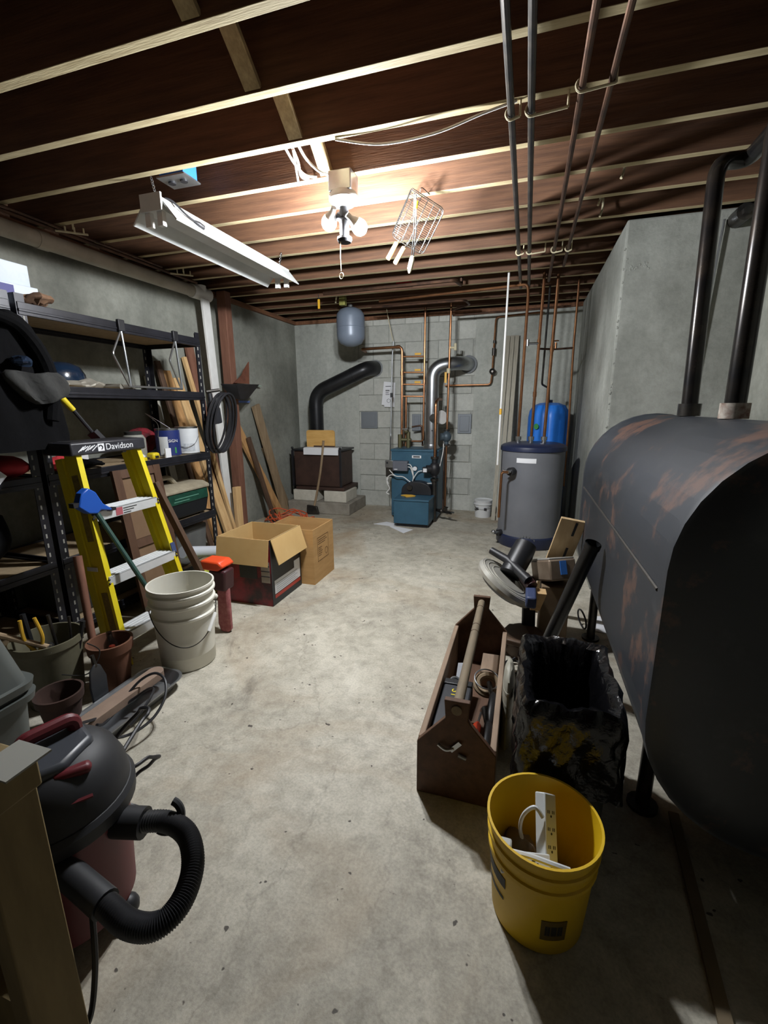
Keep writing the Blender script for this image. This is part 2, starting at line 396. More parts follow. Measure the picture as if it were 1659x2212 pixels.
MB().tube(spline([(-1.665, 1.88, 2.165), (-1.645, 1.91, 2.16), (-1.62, 1.97, 2.12), (-1.61, 2.02, 2.105)]), .005, 8).build('power_cord', M_BLACK, sl)
pg = MB().tube([(-1.612, 2.015, 2.107), (-1.606, 2.035, 2.10), (-1.60, 2.065, 2.093)], [.007, .014, .012], 10).build('plug', M_BLACK, sl)
MB().cyl((-1.603, 2.065, 2.095), (-1.598, 2.085, 2.09), .002).build('prong', M_STEEL, pg); MB().cyl((-1.594, 2.063, 2.091), (-1.589, 2.083, 2.086), .002).build('prong', M_STEEL, pg)

for _o in [sl]: _o.location = V(_o.location)+V((-.035, .10, .055))
# ------------------------------------------------------------------ electrical bits between the joists
eb = thing('outlet_box', 'blue plastic electrical box with outlets fixed up between ceiling joists', 'electrical box', (-1.69, 2.07, 2.33))
M_BLUEP = mat('blue_plastic', '2f6fc4', .45)
MB().box((-1.76, 2.03, 2.335), (-1.62, 2.13, 2.42)).build('box_body', M_BLUEP, eb, bevel=.003)
MB().box((-1.77, 2.02, 2.328), (-1.61, 2.14, 2.335)).build('cover_plate', M_GALV, eb)
for x in (-1.73, -1.66): MB().lathe([(.018, 0), (.018, -.006), (0, -.006)], (x, 2.08, 2.328), 12).build('socket', M_BLACK, eb)
wl_ = MB()
for i, (x, y0, dx) in enumerate(((-1.06, 1.99, .03), (-1.03, 2.0, -.02), (-1.0, 2.0, .05))):
    wl_.tube(spline([(x, y0, 2.34), (x+dx*.2, y0+.06, 2.31), (x+dx, y0+.12, 2.28), (x+dx*1.4, y0+.22, 2.31)]), .006, 7)
wl_.tube([(-1.01, 1.97, 2.31), (-1.07, 2.13, 2.25)], .005, 7)
tag(wl_.build('cable_bundle', M_WHITE), 'bundle of white electrical cables poking below a ceiling joist', 'cable')
tag(MB().tube(spline([(-.80, 1.93, 2.295), (-.62, 1.97, 2.27), (-.40, 1.95, 2.262), (-.22, 1.93, 2.285), (-.10, 1.92, 2.298)]), .005, 7).build('sagging_cable', M_WHITE), 'thin white cable sagging along the underside of a ceiling joist', 'cable')

# ------------------------------------------------------------------ wire grill basket hung from the joists
gb = thing('grill_basket', 'wire grilling basket with wooden handles hung from a joist by a hook', 'grill basket', (-.60, 2.55, 1.95))
gy = V((-.145, .10, -.185)).normalized(); gx = V((.135, .06, -.10)); gx = (gx-gy*gx.dot(gy)).normalized(); gn = gx.cross(gy); g0 = V((-.605, 2.42, 2.285))+gx*.09
def gp(a, b, c=0): return g0+gx*a+gy*b+gn*c
M_CHROME = mat('chrome_wire', 'b4b6b6', .18, 1.0)
for s in (0, .035):
    m = MB(); w, h = .095, .225
    m.tube(bend([gp(-w, 0, s), gp(w, 0, s), gp(w, h, s), gp(-w, h, s), gp(-w, 0, s)], .03), .0024, 7)
    for i in range(1, 12): m.cyl(gp(-w, h*i/12, s), gp(w, h*i/12, s), .0013, 6)
    for i in range(-2, 3): m.cyl(gp(w*i/2.6, 0, s+.003), gp(w*i/2.6, h, s+.003), .0013, 6)
    m.build('wire_grid', M_CHROME, gb)
for a in (-.045, .0):
    MB().cyl(gp(a-.005, .21, .018), gp(a-.012, .26, .02), .003, 6).build('handle_rod', M_CHROME, gb)
    MB().tube([gp(a-.012, .245, .02), gp(a-.02, .34, .03)], [.011, .013], 10).build('handle', M_WOODP, gb)
sk = thing('barbecue_skewer', 'steel toasting fork with pale handle hung against the grill basket', 'fork', gp(.05, .1, -.03))
MB().tube([gp(-.07, .0, -.03), gp(-.0, .13, -.035), gp(.05, .25, -.04)], .003, 7).tube([gp(-.06, .0, -.03), gp(.012, .13, -.035), gp(.06, .25, -.04)], .0035, 7).build('rod', M_CHROME, sk)
MB().tube([gp(.052, .24, -.04), gp(.056, .255, -.04), gp(.068, .30, -.045), gp(.075, .32, -.045)], [.009, .014, .014, .006], 10).build('handle', M_CREAM, sk)
MB().cyl(gp(-.045, .02, -.03), gp(-.035, .05, -.032), .009, 10).build('tag', mat('yellow_plastic', 'd9c31c', .5), sk)
tag(MB().tube(spline([gp(-.05, -.012, 0), gp(-.05, -.03, .005), (-.54, 2.53, 2.30)]), .002, 6).build('hanging_wire', M_IRON), 'thin wire hook tying the grill basket to the joist', 'wire')

# ------------------------------------------------------------------ four water pipes under the joists on plastic hooks
PX = [-.118, -.05, .107, .194]
for i, (x, m, r) in enumerate(zip(PX, (M_IRON, M_IRON, M_COPPERD, M_COPPERD), (.0125, .0125, .0115, .0105))):
    ye = (4.45, 4.4, 4.3, 3.9)[i]
    o = MB().tube(bend([(x, -2.0, 2.262), (x, ye, 2.262), (x, ye, 2.33)], .04), r, 10).build('ceiling_pipe', m)
    tag(o, ['dark iron water pipe under the joists, first from the shop light', 'dark iron water pipe under the joists, second from the shop light',
            'brown copper water pipe under the joists, third from the shop light', 'brown copper water pipe under the joists, fourth from the shop light'][i], 'pipe', 'pipes running under the joists')
def hook(name, x, y, w, label, sx=1):
    m = MB().torus((x, y, 2.262), .019, .0045, (0, 1, 0), 16, 6, PI*.45, PI*1.75)
    m.cyl((x, y, 2.243), (x+w, y, 2.25), .0045, 7).cyl((x+w, y, 2.25), (x+w, y, 2.36), .004, 7)
    return tag(m.build(name, M_CREAM), label, 'pipe hook', 'pipe hooks under the joists')
for x, y, w, l in ((PX[0], 1.92, .03, 'cream plastic pipe hook around the first dark iron pipe, overhead'), (PX[1], 1.92, .12, 'cream plastic pipe hook reaching over from the second iron pipe'),
                   (PX[2], 1.84, .10, 'cream plastic pipe hook around the third ceiling pipe, overhead'), (PX[0], 3.46, .03, 'cream plastic pipe hook on the first pipe near the boiler end'),
                   (PX[1], 3.46, .10, 'cream plastic pipe hook on the second pipe near the boiler end'), (PX[2], 3.48, .05, 'cream plastic pipe hook on the third pipe near the boiler end'), (PX[3], 3.48, .02, 'cream plastic pipe hook on the fourth pipe near the boiler end')):
    hook('pipe_hook', x, y, w, l)
for x, y, l in ((.36, 2.62, 'short pale cable stub hanging from a joist over the oil tank'), (.33, 3.06, 'pale cable stub curling down beside the concrete corner'), (.30, 2.9, 'pale split cable stub on a joist near the copper pipes')):
    tag(MB().tube(spline([(x, y, 2.40), (x+.004, y-.01, 2.33), (x-.01, y-.03, 2.275)]), .006, 7).build('cable_stub', M_CREAM), l, 'cable')

# ------------------------------------------------------------------ drain pipe, brown pipe and posts on the left wall
M_PVC = mat('old_pvc', 'a29b8c', .5, c2='b9b3a5', scale=5, stretch=(1, 1, 1))
dp = thing('drain_pipe', 'fat beige drain pipe running along the top of the left wall', 'pipe', (-2.78, 1.6, 2.15))
MB().tube([(-2.78, -2.0, 2.19), (-2.78, 3.52, 2.225)], .047, 20).build('pipe', M_PVC, dp)
MB().tube([(-2.78, 3.44, 2.225), (-2.78, 3.66, 2.226)], .055, 20).cyl((-2.78, 3.55, 2.225), (-2.78, 3.55, 2.285), .055, 20).build('tee_fitting', M_WHITE, dp)
MB().tube([(-2.78, 2.15, 2.216), (-2.78, 2.22, 2.2165)], .051, 20).build('coupling', M_PVC, dp)
tag(MB().tube([(-2.66, -2.0, 2.262), (-2.70, 3.42, 2.272)], .011, 9).tube([(-2.63, -2.0, 2.272), (-2.665, 3.0, 2.28)], .008, 8).build('brown_pipe', M_COPPERD), 'thin brown copper line running beside the fat drain pipe', 'pipe')
for y, l in ((2.25, 'cream pipe hanger holding the brown line, beside the shop light'), (3.15, 'cream pipe hanger with three prongs beside the white drain fitting')):
    m = MB().cyl((-2.60, y, 2.275), (-2.60, y, 2.37), .006, 7).cyl((-2.68, y-.05, 2.262), (-2.56, y+.06, 2.262), .006, 7)
    for k in range(3): m.cyl((-2.64+.035*k, y-.02+.03*k, 2.262), (-2.64+.035*k, y-.02+.03*k, 2.29), .005, 7)
    tag(m.build('pipe_hanger', M_CREAM), l, 'pipe hanger')
tag(MB().board((-2.72, 3.53, 2.17), (-2.70, 3.60, .02), .095, .022, (0, 1, 0)).build('white_trim_board', M_WHITE, bevel=.002), 'white trim board standing upright under the drain fitting', 'board')
tag(MB().box((-2.80, 3.80, 0), (-2.71, 3.89, ZJ)).build('support_post', M_WOODR, bevel=.004), 'red-brown square timber post by the left wall', 'post')

# ================================================================== back of the room: stove, boiler, tanks
# ---- hearth slab, blocks, wood stove
M_CONC = mat('rough_concrete', '7d776c', .9, c2='958f83', scale=9, bump=.3)
M_SLATE = mat('stove_brown', '3b2b25', .55, .3, c2='4b372f', scale=8)
tag(MB().box((-2.74, 4.78, 0), (-1.93, 5.36, .14)).build('hearth_slab', M_CONC, bevel=.008), 'low concrete hearth slab under the wood stove', 'slab')
BLK = mat('white_block', 'b8b4a6', .9, c2='c9c5b7', scale=12, bump=.3)
tag(MB().box((-2.69, 4.84, .14), (-2.37, 5.2, .272)).build('concrete_brick', BLK, bevel=.006), 'pale concrete block under the stove, in the wall corner', 'block', 'blocks carrying the stove')
tag(MB().box((-2.28, 4.84, .14), (-1.99, 5.2, .272)).build('concrete_brick', BLK, bevel=.006), 'pale concrete block under the stove, on the boiler side', 'block', 'blocks carrying the stove')
st = thing('wood_stove', 'brown metal wood stove standing on concrete blocks', 'stove', (-2.385, 5.1, .272))
MB().box((-2.66, 4.86, .272), (-2.02, 5.33, .31)).build('base_plate', M_SLATE, st, bevel=.005)
MB().box((-2.69, 4.9, .31), (-2.08, 5.30, .74)).build('body', M_SLATE, st, bevel=.012)
MB().box((-2.71, 4.88, .74), (-2.06, 5.32, .762)).build('top_plate', M_BLACKM, st, bevel=.006)
for x in (-2.705, -2.075):
    MB().box((x-.012, 4.885, .31), (x+.012, 4.905, .745)).build('corner_strip', M_BLACKM, st)
    MB().ball((x, 4.895, .775), .016).build('corner_knob', M_BLACKM, st)
MB().lathe([(.095, 0), (.095, .03), (.0885, .03)], (-2.48, 5.14, .762)).build('flue_collar', M_BLACKM, st)
# ---- black stove pipe
sp = thing('stove_pipe', 'black stove pipe bending from the stove into the block wall', 'stove pipe', (-2.48, 5.14, .79))
M_SPIPE = mat('stovepipe_black', '1d1e20', .36, .4, c2='2a2b2d', scale=6)
path = bend([(-2.48, 5.14, .765), (-2.48, 5.14, 1.42), (-1.84, 5.24, 1.70), (-1.80, 5.415, 1.71)], .14, 7)
MB().tube(path, .086, 24).build('pipe', M_SPIPE, sp)
MB().tube([(-2.48, 5.14, 1.245), (-2.48, 5.14, 1.262)], .089, 24).build('seam_ring', M_SPIPE, sp)
d = V((.64, .10, .28)).normalized(); c = V((-2.02, 5.212, 1.621))
MB().tube([c, c+d*.015], .089, 24).build('seam_ring', M_SPIPE, sp)
MB().tube([(-1.80, 5.405, 1.71), (-1.80, 5.419, 1.71)], .098, 24).build('wall_collar', M_GALV, sp)
# ---- things on the stove, axe
M_PLY = mat('plywood', 'c99a52', .7, c2='dbb06a', scale=4, stretch=(1, 1, 5))
tb = thing('plywood_panel', 'tan plywood panel with rounded corners standing on the stove', 'board', (-2.37, 5.0, .762))
def rrect(x0, x1, z0, z1, r, n=5):
    o = []
    for cx, cz, a in ((x1-r, z0+r, -PI/2), (x1-r, z1-r, 0), (x0+r, z1-r, PI/2), (x0+r, z0+r, PI)):
        o += [(cx+r*math.cos(a+PI/2*i/n), cz+r*math.sin(a+PI/2*i/n)) for i in range(n+1)]
    return o
MB().prism(rrect(-2.55, -2.18, .765, .985, .03), 4.985, 5.003, 'y').build('panel', M_PLY, tb)
MB().box((-2.45, 4.966, .765), (-2.18, 4.985, .80)).build('dark_batten', M_SLATE, tb)
tag(MB().prism([(4.90, .765), (4.98, .768), (4.98, .785), (4.88, .783), (4.868, .77), (4.866, .70), (4.872, .70), (4.878, .762)], -2.54, -2.09, 'x').build('newspaper', M_PAPER), 'white folded papers draped over the front of the stove top', 'paper')
ax = thing('axe', 'long wooden-handled axe leaning upright against the stove', 'axe', (-2.37, 4.76, 0))
MB().tube(spline([(-2.375, 4.74, .06), (-2.335, 4.79, .3), (-2.30, 4.83, .55), (-2.27, 4.855, .83), (-2.268, 4.857, .865)]), [.014]*32+[.017], 8).build('handle', M_WOODG, ax)
MB().prism([(-2.45, 0), (-2.30, .012), (-2.325, .10), (-2.45, .115)], 4.715, 4.75, 'y').build('axe_head', M_IRON, ax, bevel=.004)
# ---- boiler
M_BBLUE = mat('boiler_blue', '2f5468', .45, .1, c2='385f75', scale=5)
M_BSTRIP = mat('boiler_edge', '7a5340', .6)
bo = thing('boiler', 'blue oil-fired boiler with burner cover standing on the floor', 'boiler', (-1.16, 4.9, 0))
MB().box((-1.435, 4.86, .02), (-.90, 5.24, .77)).build('jacket', M_BBLUE, bo, bevel=.008)
MB().box((-1.44, 4.85, .765), (-.895, 5.245, .79)).build('jacket_top', M_BBLUE, bo, bevel=.006)
MB().box((-1.42, 4.87, .0), (-.915, 5.23, .02)).build('base', M_BLACKM, bo)
MB().box((-1.43, 4.847, .05), (-.905, 4.862, .748)).build('front_panel', M_BBLUE, bo, bevel=.004)
MB().box((-.899, 5.225, .03), (-.893, 5.243, .77)).build('edge_strip', M_BSTRIP, bo)
nm = MB().box((-1.19, 4.842, .695), (-1.085, 4.848, .725)).build('name_plate', M_PAPER, bo)
MB().box((-1.175, 4.8405, .704), (-1.10, 4.8425, .717)).build('lettering_bar', M_INK, nm)
bc = MB().box((-1.295, 4.46, .035), (-.915, 4.80, .30)).build('burner_cover', M_BBLUE, bo, bevel=.008)
MB().box((-1.30, 4.45, .285), (-.91, 4.80, .305)).build('cover_lip', M_BBLUE, bc, bevel=.004)
MB().box((-1.27, 4.49, 0), (-.93, 4.80, .036)).build('burner_base', M_BLACK, bo)
MB().prism([(-1.28, .305)]+[(-1.11+.17*math.cos(a), .305+.0+.145*math.sin(a)**.6) for a in [PI-PI*i/14 for i in range(1, 14)]]+[(-.94, .305)], 4.72, 4.85, 'y').build('burner_housing', M_BLACK, bo, bevel=.006)
MB().tube([(-1.18, 4.70, .385), (-1.18, 4.85, .385)], .03, 14).build('burner_tube', M_IRON, bo)
gg = MB().tube([(-1.152, 4.832, .58), (-1.152, 4.849, .58)], .028, 20).build('gauge', M_BLACK, bo)
MB().tube([(-1.152, 4.829, .58), (-1.152, 4.833, .58)], .024, 20).build('dial', M_PAPER, gg)
M_CTRL = mat('control_grey', '575a63', .5, c2='62656e', scale=6)
cb = MB().box((-1.395, 4.775, .555), (-1.225, 4.85, .665)).build('control_box', M_CTRL, bo, bevel=.005)
MB().box((-1.375, 4.772, .57), (-1.34, 4.776, .578)).build('badge', M_PAPER, cb)
MB().box((-1.49, 4.80, .585), (-1.40, 4.86, .665)).build('switch_box', M_GALV, bo, bevel=.003)
MB().box((-1.475, 4.796, .63), (-1.455, 4.801, .65)).build('switch', M_BLACK, bo)
MB().box((-1.485, 4.81, .48), (-1.40, 4.86, .585)).build('junction_box', M_IRON, bo)
m = MB()
for a in (((-1.44, 4.80, .56), (-1.36, 4.77, .50), (-1.27, 4.775, .49), (-1.17, 4.77, .43), (-1.05, 4.78, .425), (-.93, 4.80, .43)),
          ((-1.225, 4.80, .63), (-1.19, 4.78, .625), (-1.165, 4.78, .57), (-1.16, 4.79, .48), (-1.175, 4.80, .41), (-1.13, 4.76, .33)),
          ((-1.225, 4.80, .60), (-1.19, 4.78, .595), (-1.17, 4.78, .54), (-1.16, 4.79, .50)),
          ((-1.04, 4.82, .56), (-1.10, 4.80, .555), (-1.14, 4.80, .51), (-1.16, 4.79, .47)),
          ((-1.45, 4.81, .49), (-1.47, 4.80, .42), (-1.44, 4.80, .35), (-1.475, 4.80, .30), (-1.44, 4.80, .28)),
          ((-1.36, 4.77, .50), (-1.42, 4.79, .505), (-1.47, 4.80, .46), (-1.45, 4.80, .40))):
    m.tube(spline(a), .0055, 7)
m.build('control_cables', M_WHITE, bo)
MB().tube([(-.92, 4.78, .0), (-.92, 4.78, .48)], .028, 14).build('pump_pipe', M_IRON, bo)
for z in (.46, .70): MB().cyl((-.92, 4.78, z), (-.92, 4.78, z+.025), .045).build('pump_flange', M_IRON, bo)
cp = MB().ball((-.92, 4.78, .59), .062, 16, 1.3).cyl((-1.0, 4.74, .59), (-.92, 4.78, .59), .045).cyl((-.92, 4.78, .5), (-.92, 4.78, .70), .03).build('circulator_pump', M_BLACK, bo)
MB().box((-1.045, 4.725, .55), (-.985, 4.80, .61)).build('terminal_box', M_BLACK, cp); MB().box((-1.035, 4.722, .56), (-.995, 4.726, .60)).build('rating_label', M_PAPER, cp)
m = MB().tube([(-.90, 4.85, .12), (-.72, 4.74, .12)], .017, 10).cyl((-.78, 4.775, .12), (-.78, 4.775, .17), .012).cyl((-.80, 4.79, .175), (-.76, 4.76, .175), .006).ball((-.84, 4.81, .12), .028)
m.build('drain_valve', M_IRON, bo)
MB().tube([(-.735, 4.75, .13), (-.69, 4.72, .13)], .011, 8).build('valve_spout', M_STEEL, bo)
M_YEL = mat('yellow_cloth', 'd3a53c', .85)
tag(MB().lathe([(0, .0), (.055, .0), (.058, .008), (.03, .018), (0, .02)], (-1.165, 4.61, .306), 11, 1.25, .8, lambda a, z: 1+.3*math.sin(3*a)+.15*math.sin(7*a)).build('yellow_rag', M_YEL), 'crumpled yellow rag lying on the blue burner cover', 'rag')
# ---- flue pipe of the boiler
fl = thing('flue_pipe', 'galvanized flue pipe rising from the boiler into the wall', 'flue pipe', (-1.02, 5.08, .79))
MB().lathe([(.10, 0), (.078, .03), (.074, .045)], (-1.02, 5.08, .79)).build('boot', M_GALV, fl)
MB().tube(bend([(-1.02, 5.08, .82), (-1.02, 5.08, 1.68), (-.74, 5.14, 1.72), (-.665, 5.415, 1.72)], .15, 8), .074, 24).build('pipe', M_GALV, fl)
for z in (1.05, 1.22, 1.49): MB().tube([(-1.02, 5.08, z), (-1.02, 5.08, z+.01)], .0755, 24).build('seam_ring', M_GALV, fl)
MB().tube([(-.672, 5.40, 1.72), (-.67, 5.418, 1.72)], .10, 20).build('wall_collar', mat('collar_grey', '6f7274', .7), fl)
MB().tube([(-1.02, 5.08, 1.12), (-.90, 4.99, 1.135)], .068, 20).build('tee', M_GALV, fl)
MB().tube([(-.905, 4.993, 1.134), (-.885, 4.978, 1.137)], .075, 20).build('draft_regulator', M_WHITE, fl)
MB().cyl((-1.0, 5.007, .99), (-1.0, 4.999, .99), .008, 8).build('test_hole', M_BLACK, fl)
# ---- expansion tank
M_TGREY = mat('tank_grey', '6d7785', .38, .1, c2='76808e', scale=4)
et = thing('expansion_tank', 'grey expansion tank hanging from the ceiling pipes near the lamp', 'expansion tank', (-1.79, 4.6, 1.86))
MB().lathe([(0, 0), (.05, .004), (.11, .03), (.14, .075), (.145, .11), (.145, .28), (.14, .315), (.11, .355), (.05, .378), (0, .38)], (-1.79, 4.6, 1.865), 30).build('vessel', M_TGREY, et)
MB().torus((-1.79, 4.6, 2.05), .1455, .003).build('weld_seam', M_TGREY, et)
MB().cyl((-1.79, 4.6, 2.24), (-1.79, 4.6, 2.275), .016).lathe([(.03, 0), (.03, .02), (.015, .03)], (-1.79, 4.6, 2.245), 10).build('fitting', M_STEEL, et)
gv = thing('air_valve', 'small brass and green air vent with valve above the expansion tank', 'valve', (-1.85, 4.5, 2.24))
MB().box((-1.86, 4.47, 2.245), (-1.80, 4.53, 2.40)).build('body', mat('brass', '9b9a55', .5, .5), gv, bevel=.004)
MB().cyl((-1.90, 4.48, 2.27), (-1.88, 4.48, 2.38), .008).build('lever', M_CREAM, gv)
for x, y, l in ((-2.0, 4.3, 'yellow plastic tag hanging below the joists near the expansion tank'),):
    o = thing('valve_tag', l, 'tag', (x, y, 2.20)); MB().box((x-.011, y-.003, 2.19), (x+.011, y+.003, 2.275)).build('plate', mat('yellow_tag', 'dba72a', .5), o); MB().cyl((x, y, 2.27), (x, y, 2.32), .003, 6).build('wire', M_STEEL, o)
tag(MB().box((-1.20, 4.235, 2.31), (-1.06, 4.262, 2.36)).build('emergency_switch_plate', mat('red_plate', 'a3232a', .5)), 'red emergency switch plate on the face of a joist', 'switch')
# ---- copper runs
def pipe(name, pts, r, m, label, rb=.05, group=None, seg=10, fit=()):
    t = thing(name, label, 'pipe', V(pts[-1]), group)
    MB().tube(bend(pts, rb), r, seg).build('tube', m, t)
    for p, d in fit:
        p, d = V(p), V(d).normalized(); MB().tube([p-d*.022, p+d*.022], r*1.28, 10).build('coupling', m, t)
    return t
pipe('copper_pipe', [(-1.90, 5.36, 1.90), (-1.86, 5.10, 1.90), (-1.375, 5.10, 1.905), (-1.375, 5.10, .80)], .016, M_COPPER, 'copper pipe turning down from the wall into the boiler top', .05, None, 10, [((-1.375, 5.1, 1.62), (0, 0, 1)), ((-1.42, 5.1, 1.905), (1, 0, 0))])
pipe('copper_pipe', [(-1.12, 5.12, 2.30), (-1.125, 5.12, .86), (-1.26, 5.12, .86)], .0125, M_COPPER, 'copper pipe dropping behind the flue with an elbow at its foot', .04, None, 10, [((-1.122, 5.12, 1.52), (0, 0, 1))])
p3 = pipe('copper_pipe', [(-.82, 5.0, 2.30), (-.835, 5.0, .62), (-.835, 5.0, .12)], .0125, M_COPPER, 'copper pipe passing down through the grey pump beside the boiler', .04)
pm = MB().ball((-.835, 5.0, .925), .055, 16, 1.1).cyl((-.895, 4.965, .925), (-.82, 5.0, .925), .04).cyl((-.835, 5.0, .84), (-.835, 5.0, 1.005), .024).build('circulator_pump', mat('pump_green_grey', '4d5a62', .5, .3), p3)
for z in (.835, 1.0): MB().cyl((-.835, 5.0, z-.008), (-.835, 5.0, z+.008), .04).build('flange', M_IRON, p3)
MB().tube([(-.832, 5.0, 1.60), (-.832, 5.0, 1.65)], .02, 10).build('ball_valve', M_CREAM, p3); MB().box((-.868, 4.97, 1.50), (-.845, 4.985, 1.61)).build('valve_lever', mat('yellow_tag', '', .5), p3)
MB().tube([(-.83, 5.0, 1.86), (-.77, 5.0, 1.86)], .012, 8).cyl((-.765, 5.0, 1.83), (-.765, 5.0, 1.90), .016).build('drain_cock', M_CREAM, p3)
MB().tube(spline([(-.86, 4.96, .85), (-.86, 4.94, .76), (-.88, 4.88, .62), (-.90, 4.83, .52), (-.93, 4.80, .46)]), .0055, 7).build('pump_cable', M_WHITE, p3)
pipe('copper_pipe', [(-.92, 4.78, .72), (-.92, 4.78, 1.30), (-.92, 4.92, 1.33), (-.92, 5.1, 1.33)], .0155, M_COPPER, 'short copper riser standing on the black circulator pump', .05)
for i, z in enumerate((1.80, 1.63, 1.50, 1.37)):
    t = pipe('copper_pipe', [(-1.375, 5.10, z), (-1.13, 5.12, z-.005)], .0105, M_COPPER, ['topmost short copper crosspiece behind the flue pipe', 'second highest short copper crosspiece behind the flue pipe', 'third short copper crosspiece behind the flue pipe', 'lowest short copper crosspiece behind the flue pipe'][i], .03, 'copper crosspieces of the manifold')
    if i < 3: MB().cbox((-1.19, 5.085, z+.02), (.07, .012, .022)).build('valve_lever', mat('yellow_tag', '', .5), t)
pipe('copper_pipe', [(-1.33, 5.12, 1.36), (-1.335, 5.12, .80)], .0125, M_COPPER, 'copper pipe close beside the boiler riser, ending at the crosspieces', .03)
pipe('copper_pipe', [(-1.28, 5.2, 1.02), (-1.16, 5.2, 1.04), (-1.15, 5.2, .80)], .0105, M_COPPERD, 'small dark copper loop on top of the boiler', .03)
vm = thing('mixing_valve', 'cluster of brass valves and unions on the boiler top', 'valve', (-1.34, 5.05, .79))
MB().cyl((-1.39, 5.07, .79), (-1.39, 5.07, .94), .026).cyl((-1.29, 5.07, .79), (-1.29, 5.07, .97), .024).cyl((-1.40, 5.07, .88), (-1.26, 5.07, .88), .02).ball((-1.31, 5.05, .98), .03).build('body', mat('brass_dull', '6d6a4e', .5, .6), vm)
MB().cyl((-1.31, 5.01, 1.0), (-1.31, 5.05, 1.0), .016).box((-1.35, 5.0, 1.0), (-1.28, 5.01, 1.012)).build('handle', M_STEEL, vm)
pipe('copper_pipe', [(-.93, 5.37, 1.49), (-.41, 5.37, 1.49), (-.40, 5.37, 1.60), (-.385, 5.37, 2.20), (.10, 5.37, 2.22)], .0105, M_COPPER, 'thin copper pipe with a gate valve along the back wall', .04)
gvv = thing('gate_valve', 'dark gate valve on the thin pipe of the back wall', 'valve', (-.395, 5.37, 1.6))
MB().ball((-.396, 5.37, 1.63), .028, 12, 1.4).cyl((-.396, 5.33, 1.63), (-.396, 5.37, 1.63), .012).torus((-.396, 5.322, 1.63), .028, .005, (0, 1, 0)).build('valve_body', M_IRON, gvv); MB().cyl((-.392, 5.37, 1.80), (-.391, 5.37, 1.88), .02).build('union', M_IRON, gvv); MB().cyl((-.39, 5.37, 1.93), (-.389, 5.37, 1.96), .016).build('union', M_IRON, gvv)
# horizontal runs near the ceiling
pipe('copper_pipe', [(-1.82, 4.02, 2.252), (-.62, 3.96, 2.252), (-.60, 4.15, 2.255), (-.60, 4.15, 2.32)], .016, M_COPPERD, 'thick copper pipe crossing under the joists above the expansion tank', .05)
pipe('copper_pipe', [(-1.42, 4.42, 2.24), (-.06, 4.25, 2.245), (-.05, 4.25, 2.18), (-.06, 4.25, .92)], .0125, M_COPPER, 'copper pipe crossing the ceiling and dropping onto the grey tank', .04)
pipe('copper_pipe', [(-1.56, 4.60, 2.23), (-.62, 4.60, 2.23), (-.60, 4.80, 2.23), (-.82, 5.0, 2.23)], .011, M_COPPERD, 'dark copper pipe looping under the joists before the block wall', .05)
pipe('copper_pipe', [(-.82, 5.12, 2.20), (-.2, 5.10, 2.20), (.35, 5.05, 2.20)], .011, M_COPPERD, 'dark copper pipe running along the top of the back wall', .05)
pipe('copper_pipe', [(.07, 4.25, 2.34), (.06, 4.25, 1.6), (.05, 4.25, .92)], .0125, M_COPPER, 'copper pipe standing on the middle fitting of the grey tank', .03, None, 10, [((.062, 4.25, 1.78), (0, 0, 1)), ((.056, 4.25, 1.35), (0, 0, 1))])
pipe('copper_pipe', [(.18, 4.25, 2.30), (.17, 4.25, 1.7), (.16, 4.25, .92)], .0135, M_COPPER, 'copper pipe standing on the grey tank fitting nearest the right wall', .03, None, 10, [((.17, 4.25, 1.72), (0, 0, 1))])
pipe('iron_pipe', [(.13, 4.62, 2.298), (.12, 4.64, 1.45), (.20, 4.92, 1.42), (.205, 4.93, 1.275)], .0095, M_IRON, 'dark thin pipe dropping to the blue tank behind the copper pipes', .03)
pipe('copper_pipe', [(.36, 4.5, 2.34), (.36, 4.5, 1.75), (.375, 4.52, 1.1), (.38, 4.55, .5)], .010, M_COPPER, 'thin copper pipe close to the right concrete wall', .04)
cl = pipe('copper_pipe', [(.075, 4.42, 1.745), (.20, 4.5, 1.745), (.36, 4.5, 1.75)], .009, M_COPPERD, 'short copper link with a tap between the tank pipes', .02)
MB().cyl((.21, 4.49, 1.75), (.21, 4.49, 1.80), .011).torus((.21, 4.49, 1.815), .022, .004, (0, 0, 1)).build('tap', M_COPPER, cl)
hb = thing('hose_tap', 'small chrome tap on the copper pipe above the leaning planks', 'tap', (-.02, 4.22, 1.76)); MB().cyl((-.03, 4.22, 1.77), (.055, 4.24, 1.77), .009).cyl((-.03, 4.22, 1.75), (-.03, 4.22, 1.80), .013).build('body', M_STEEL, hb)
cdt = thing('conduit', 'thin grey steel conduit running from ceiling to boiler switch box', 'conduit', (-1.52, 5.1, .66))
MB().tube(bend([(-1.50, 5.18, 1.98), (-1.515, 5.18, 1.8), (-1.53, 5.16, .9), (-1.45, 4.86, .66)], .05), .0075, 8).build('tube', M_GALV, cdt)
MB().tube(spline([(-1.585, 5.2, 2.33), (-1.55, 5.19, 2.17), (-1.50, 5.18, 1.97)]), .005, 7).build('cable', M_CREAM, cdt)
MB().tube([(-1.522, 5.175, 1.36), (-1.523, 5.175, 1.41)], .015, 8).build('tape_wrap', M_BLACK, cdt)
cdt2 = thing('white_conduit', 'straight pale conduit pole rising from the grey tank to ceiling', 'conduit', (-.22, 4.05, .78))
MB().tube([(-.222, 4.10, .74), (-.208, 4.10, 2.36)], .009, 9).build('tube', M_WHITE, cdt2)
MB().tube([(-.219, 4.10, 1.18), (-.2185, 4.10, 1.23)], .011, 9).build('yellow_band', mat('yellow_tag', '', .5), cdt2)
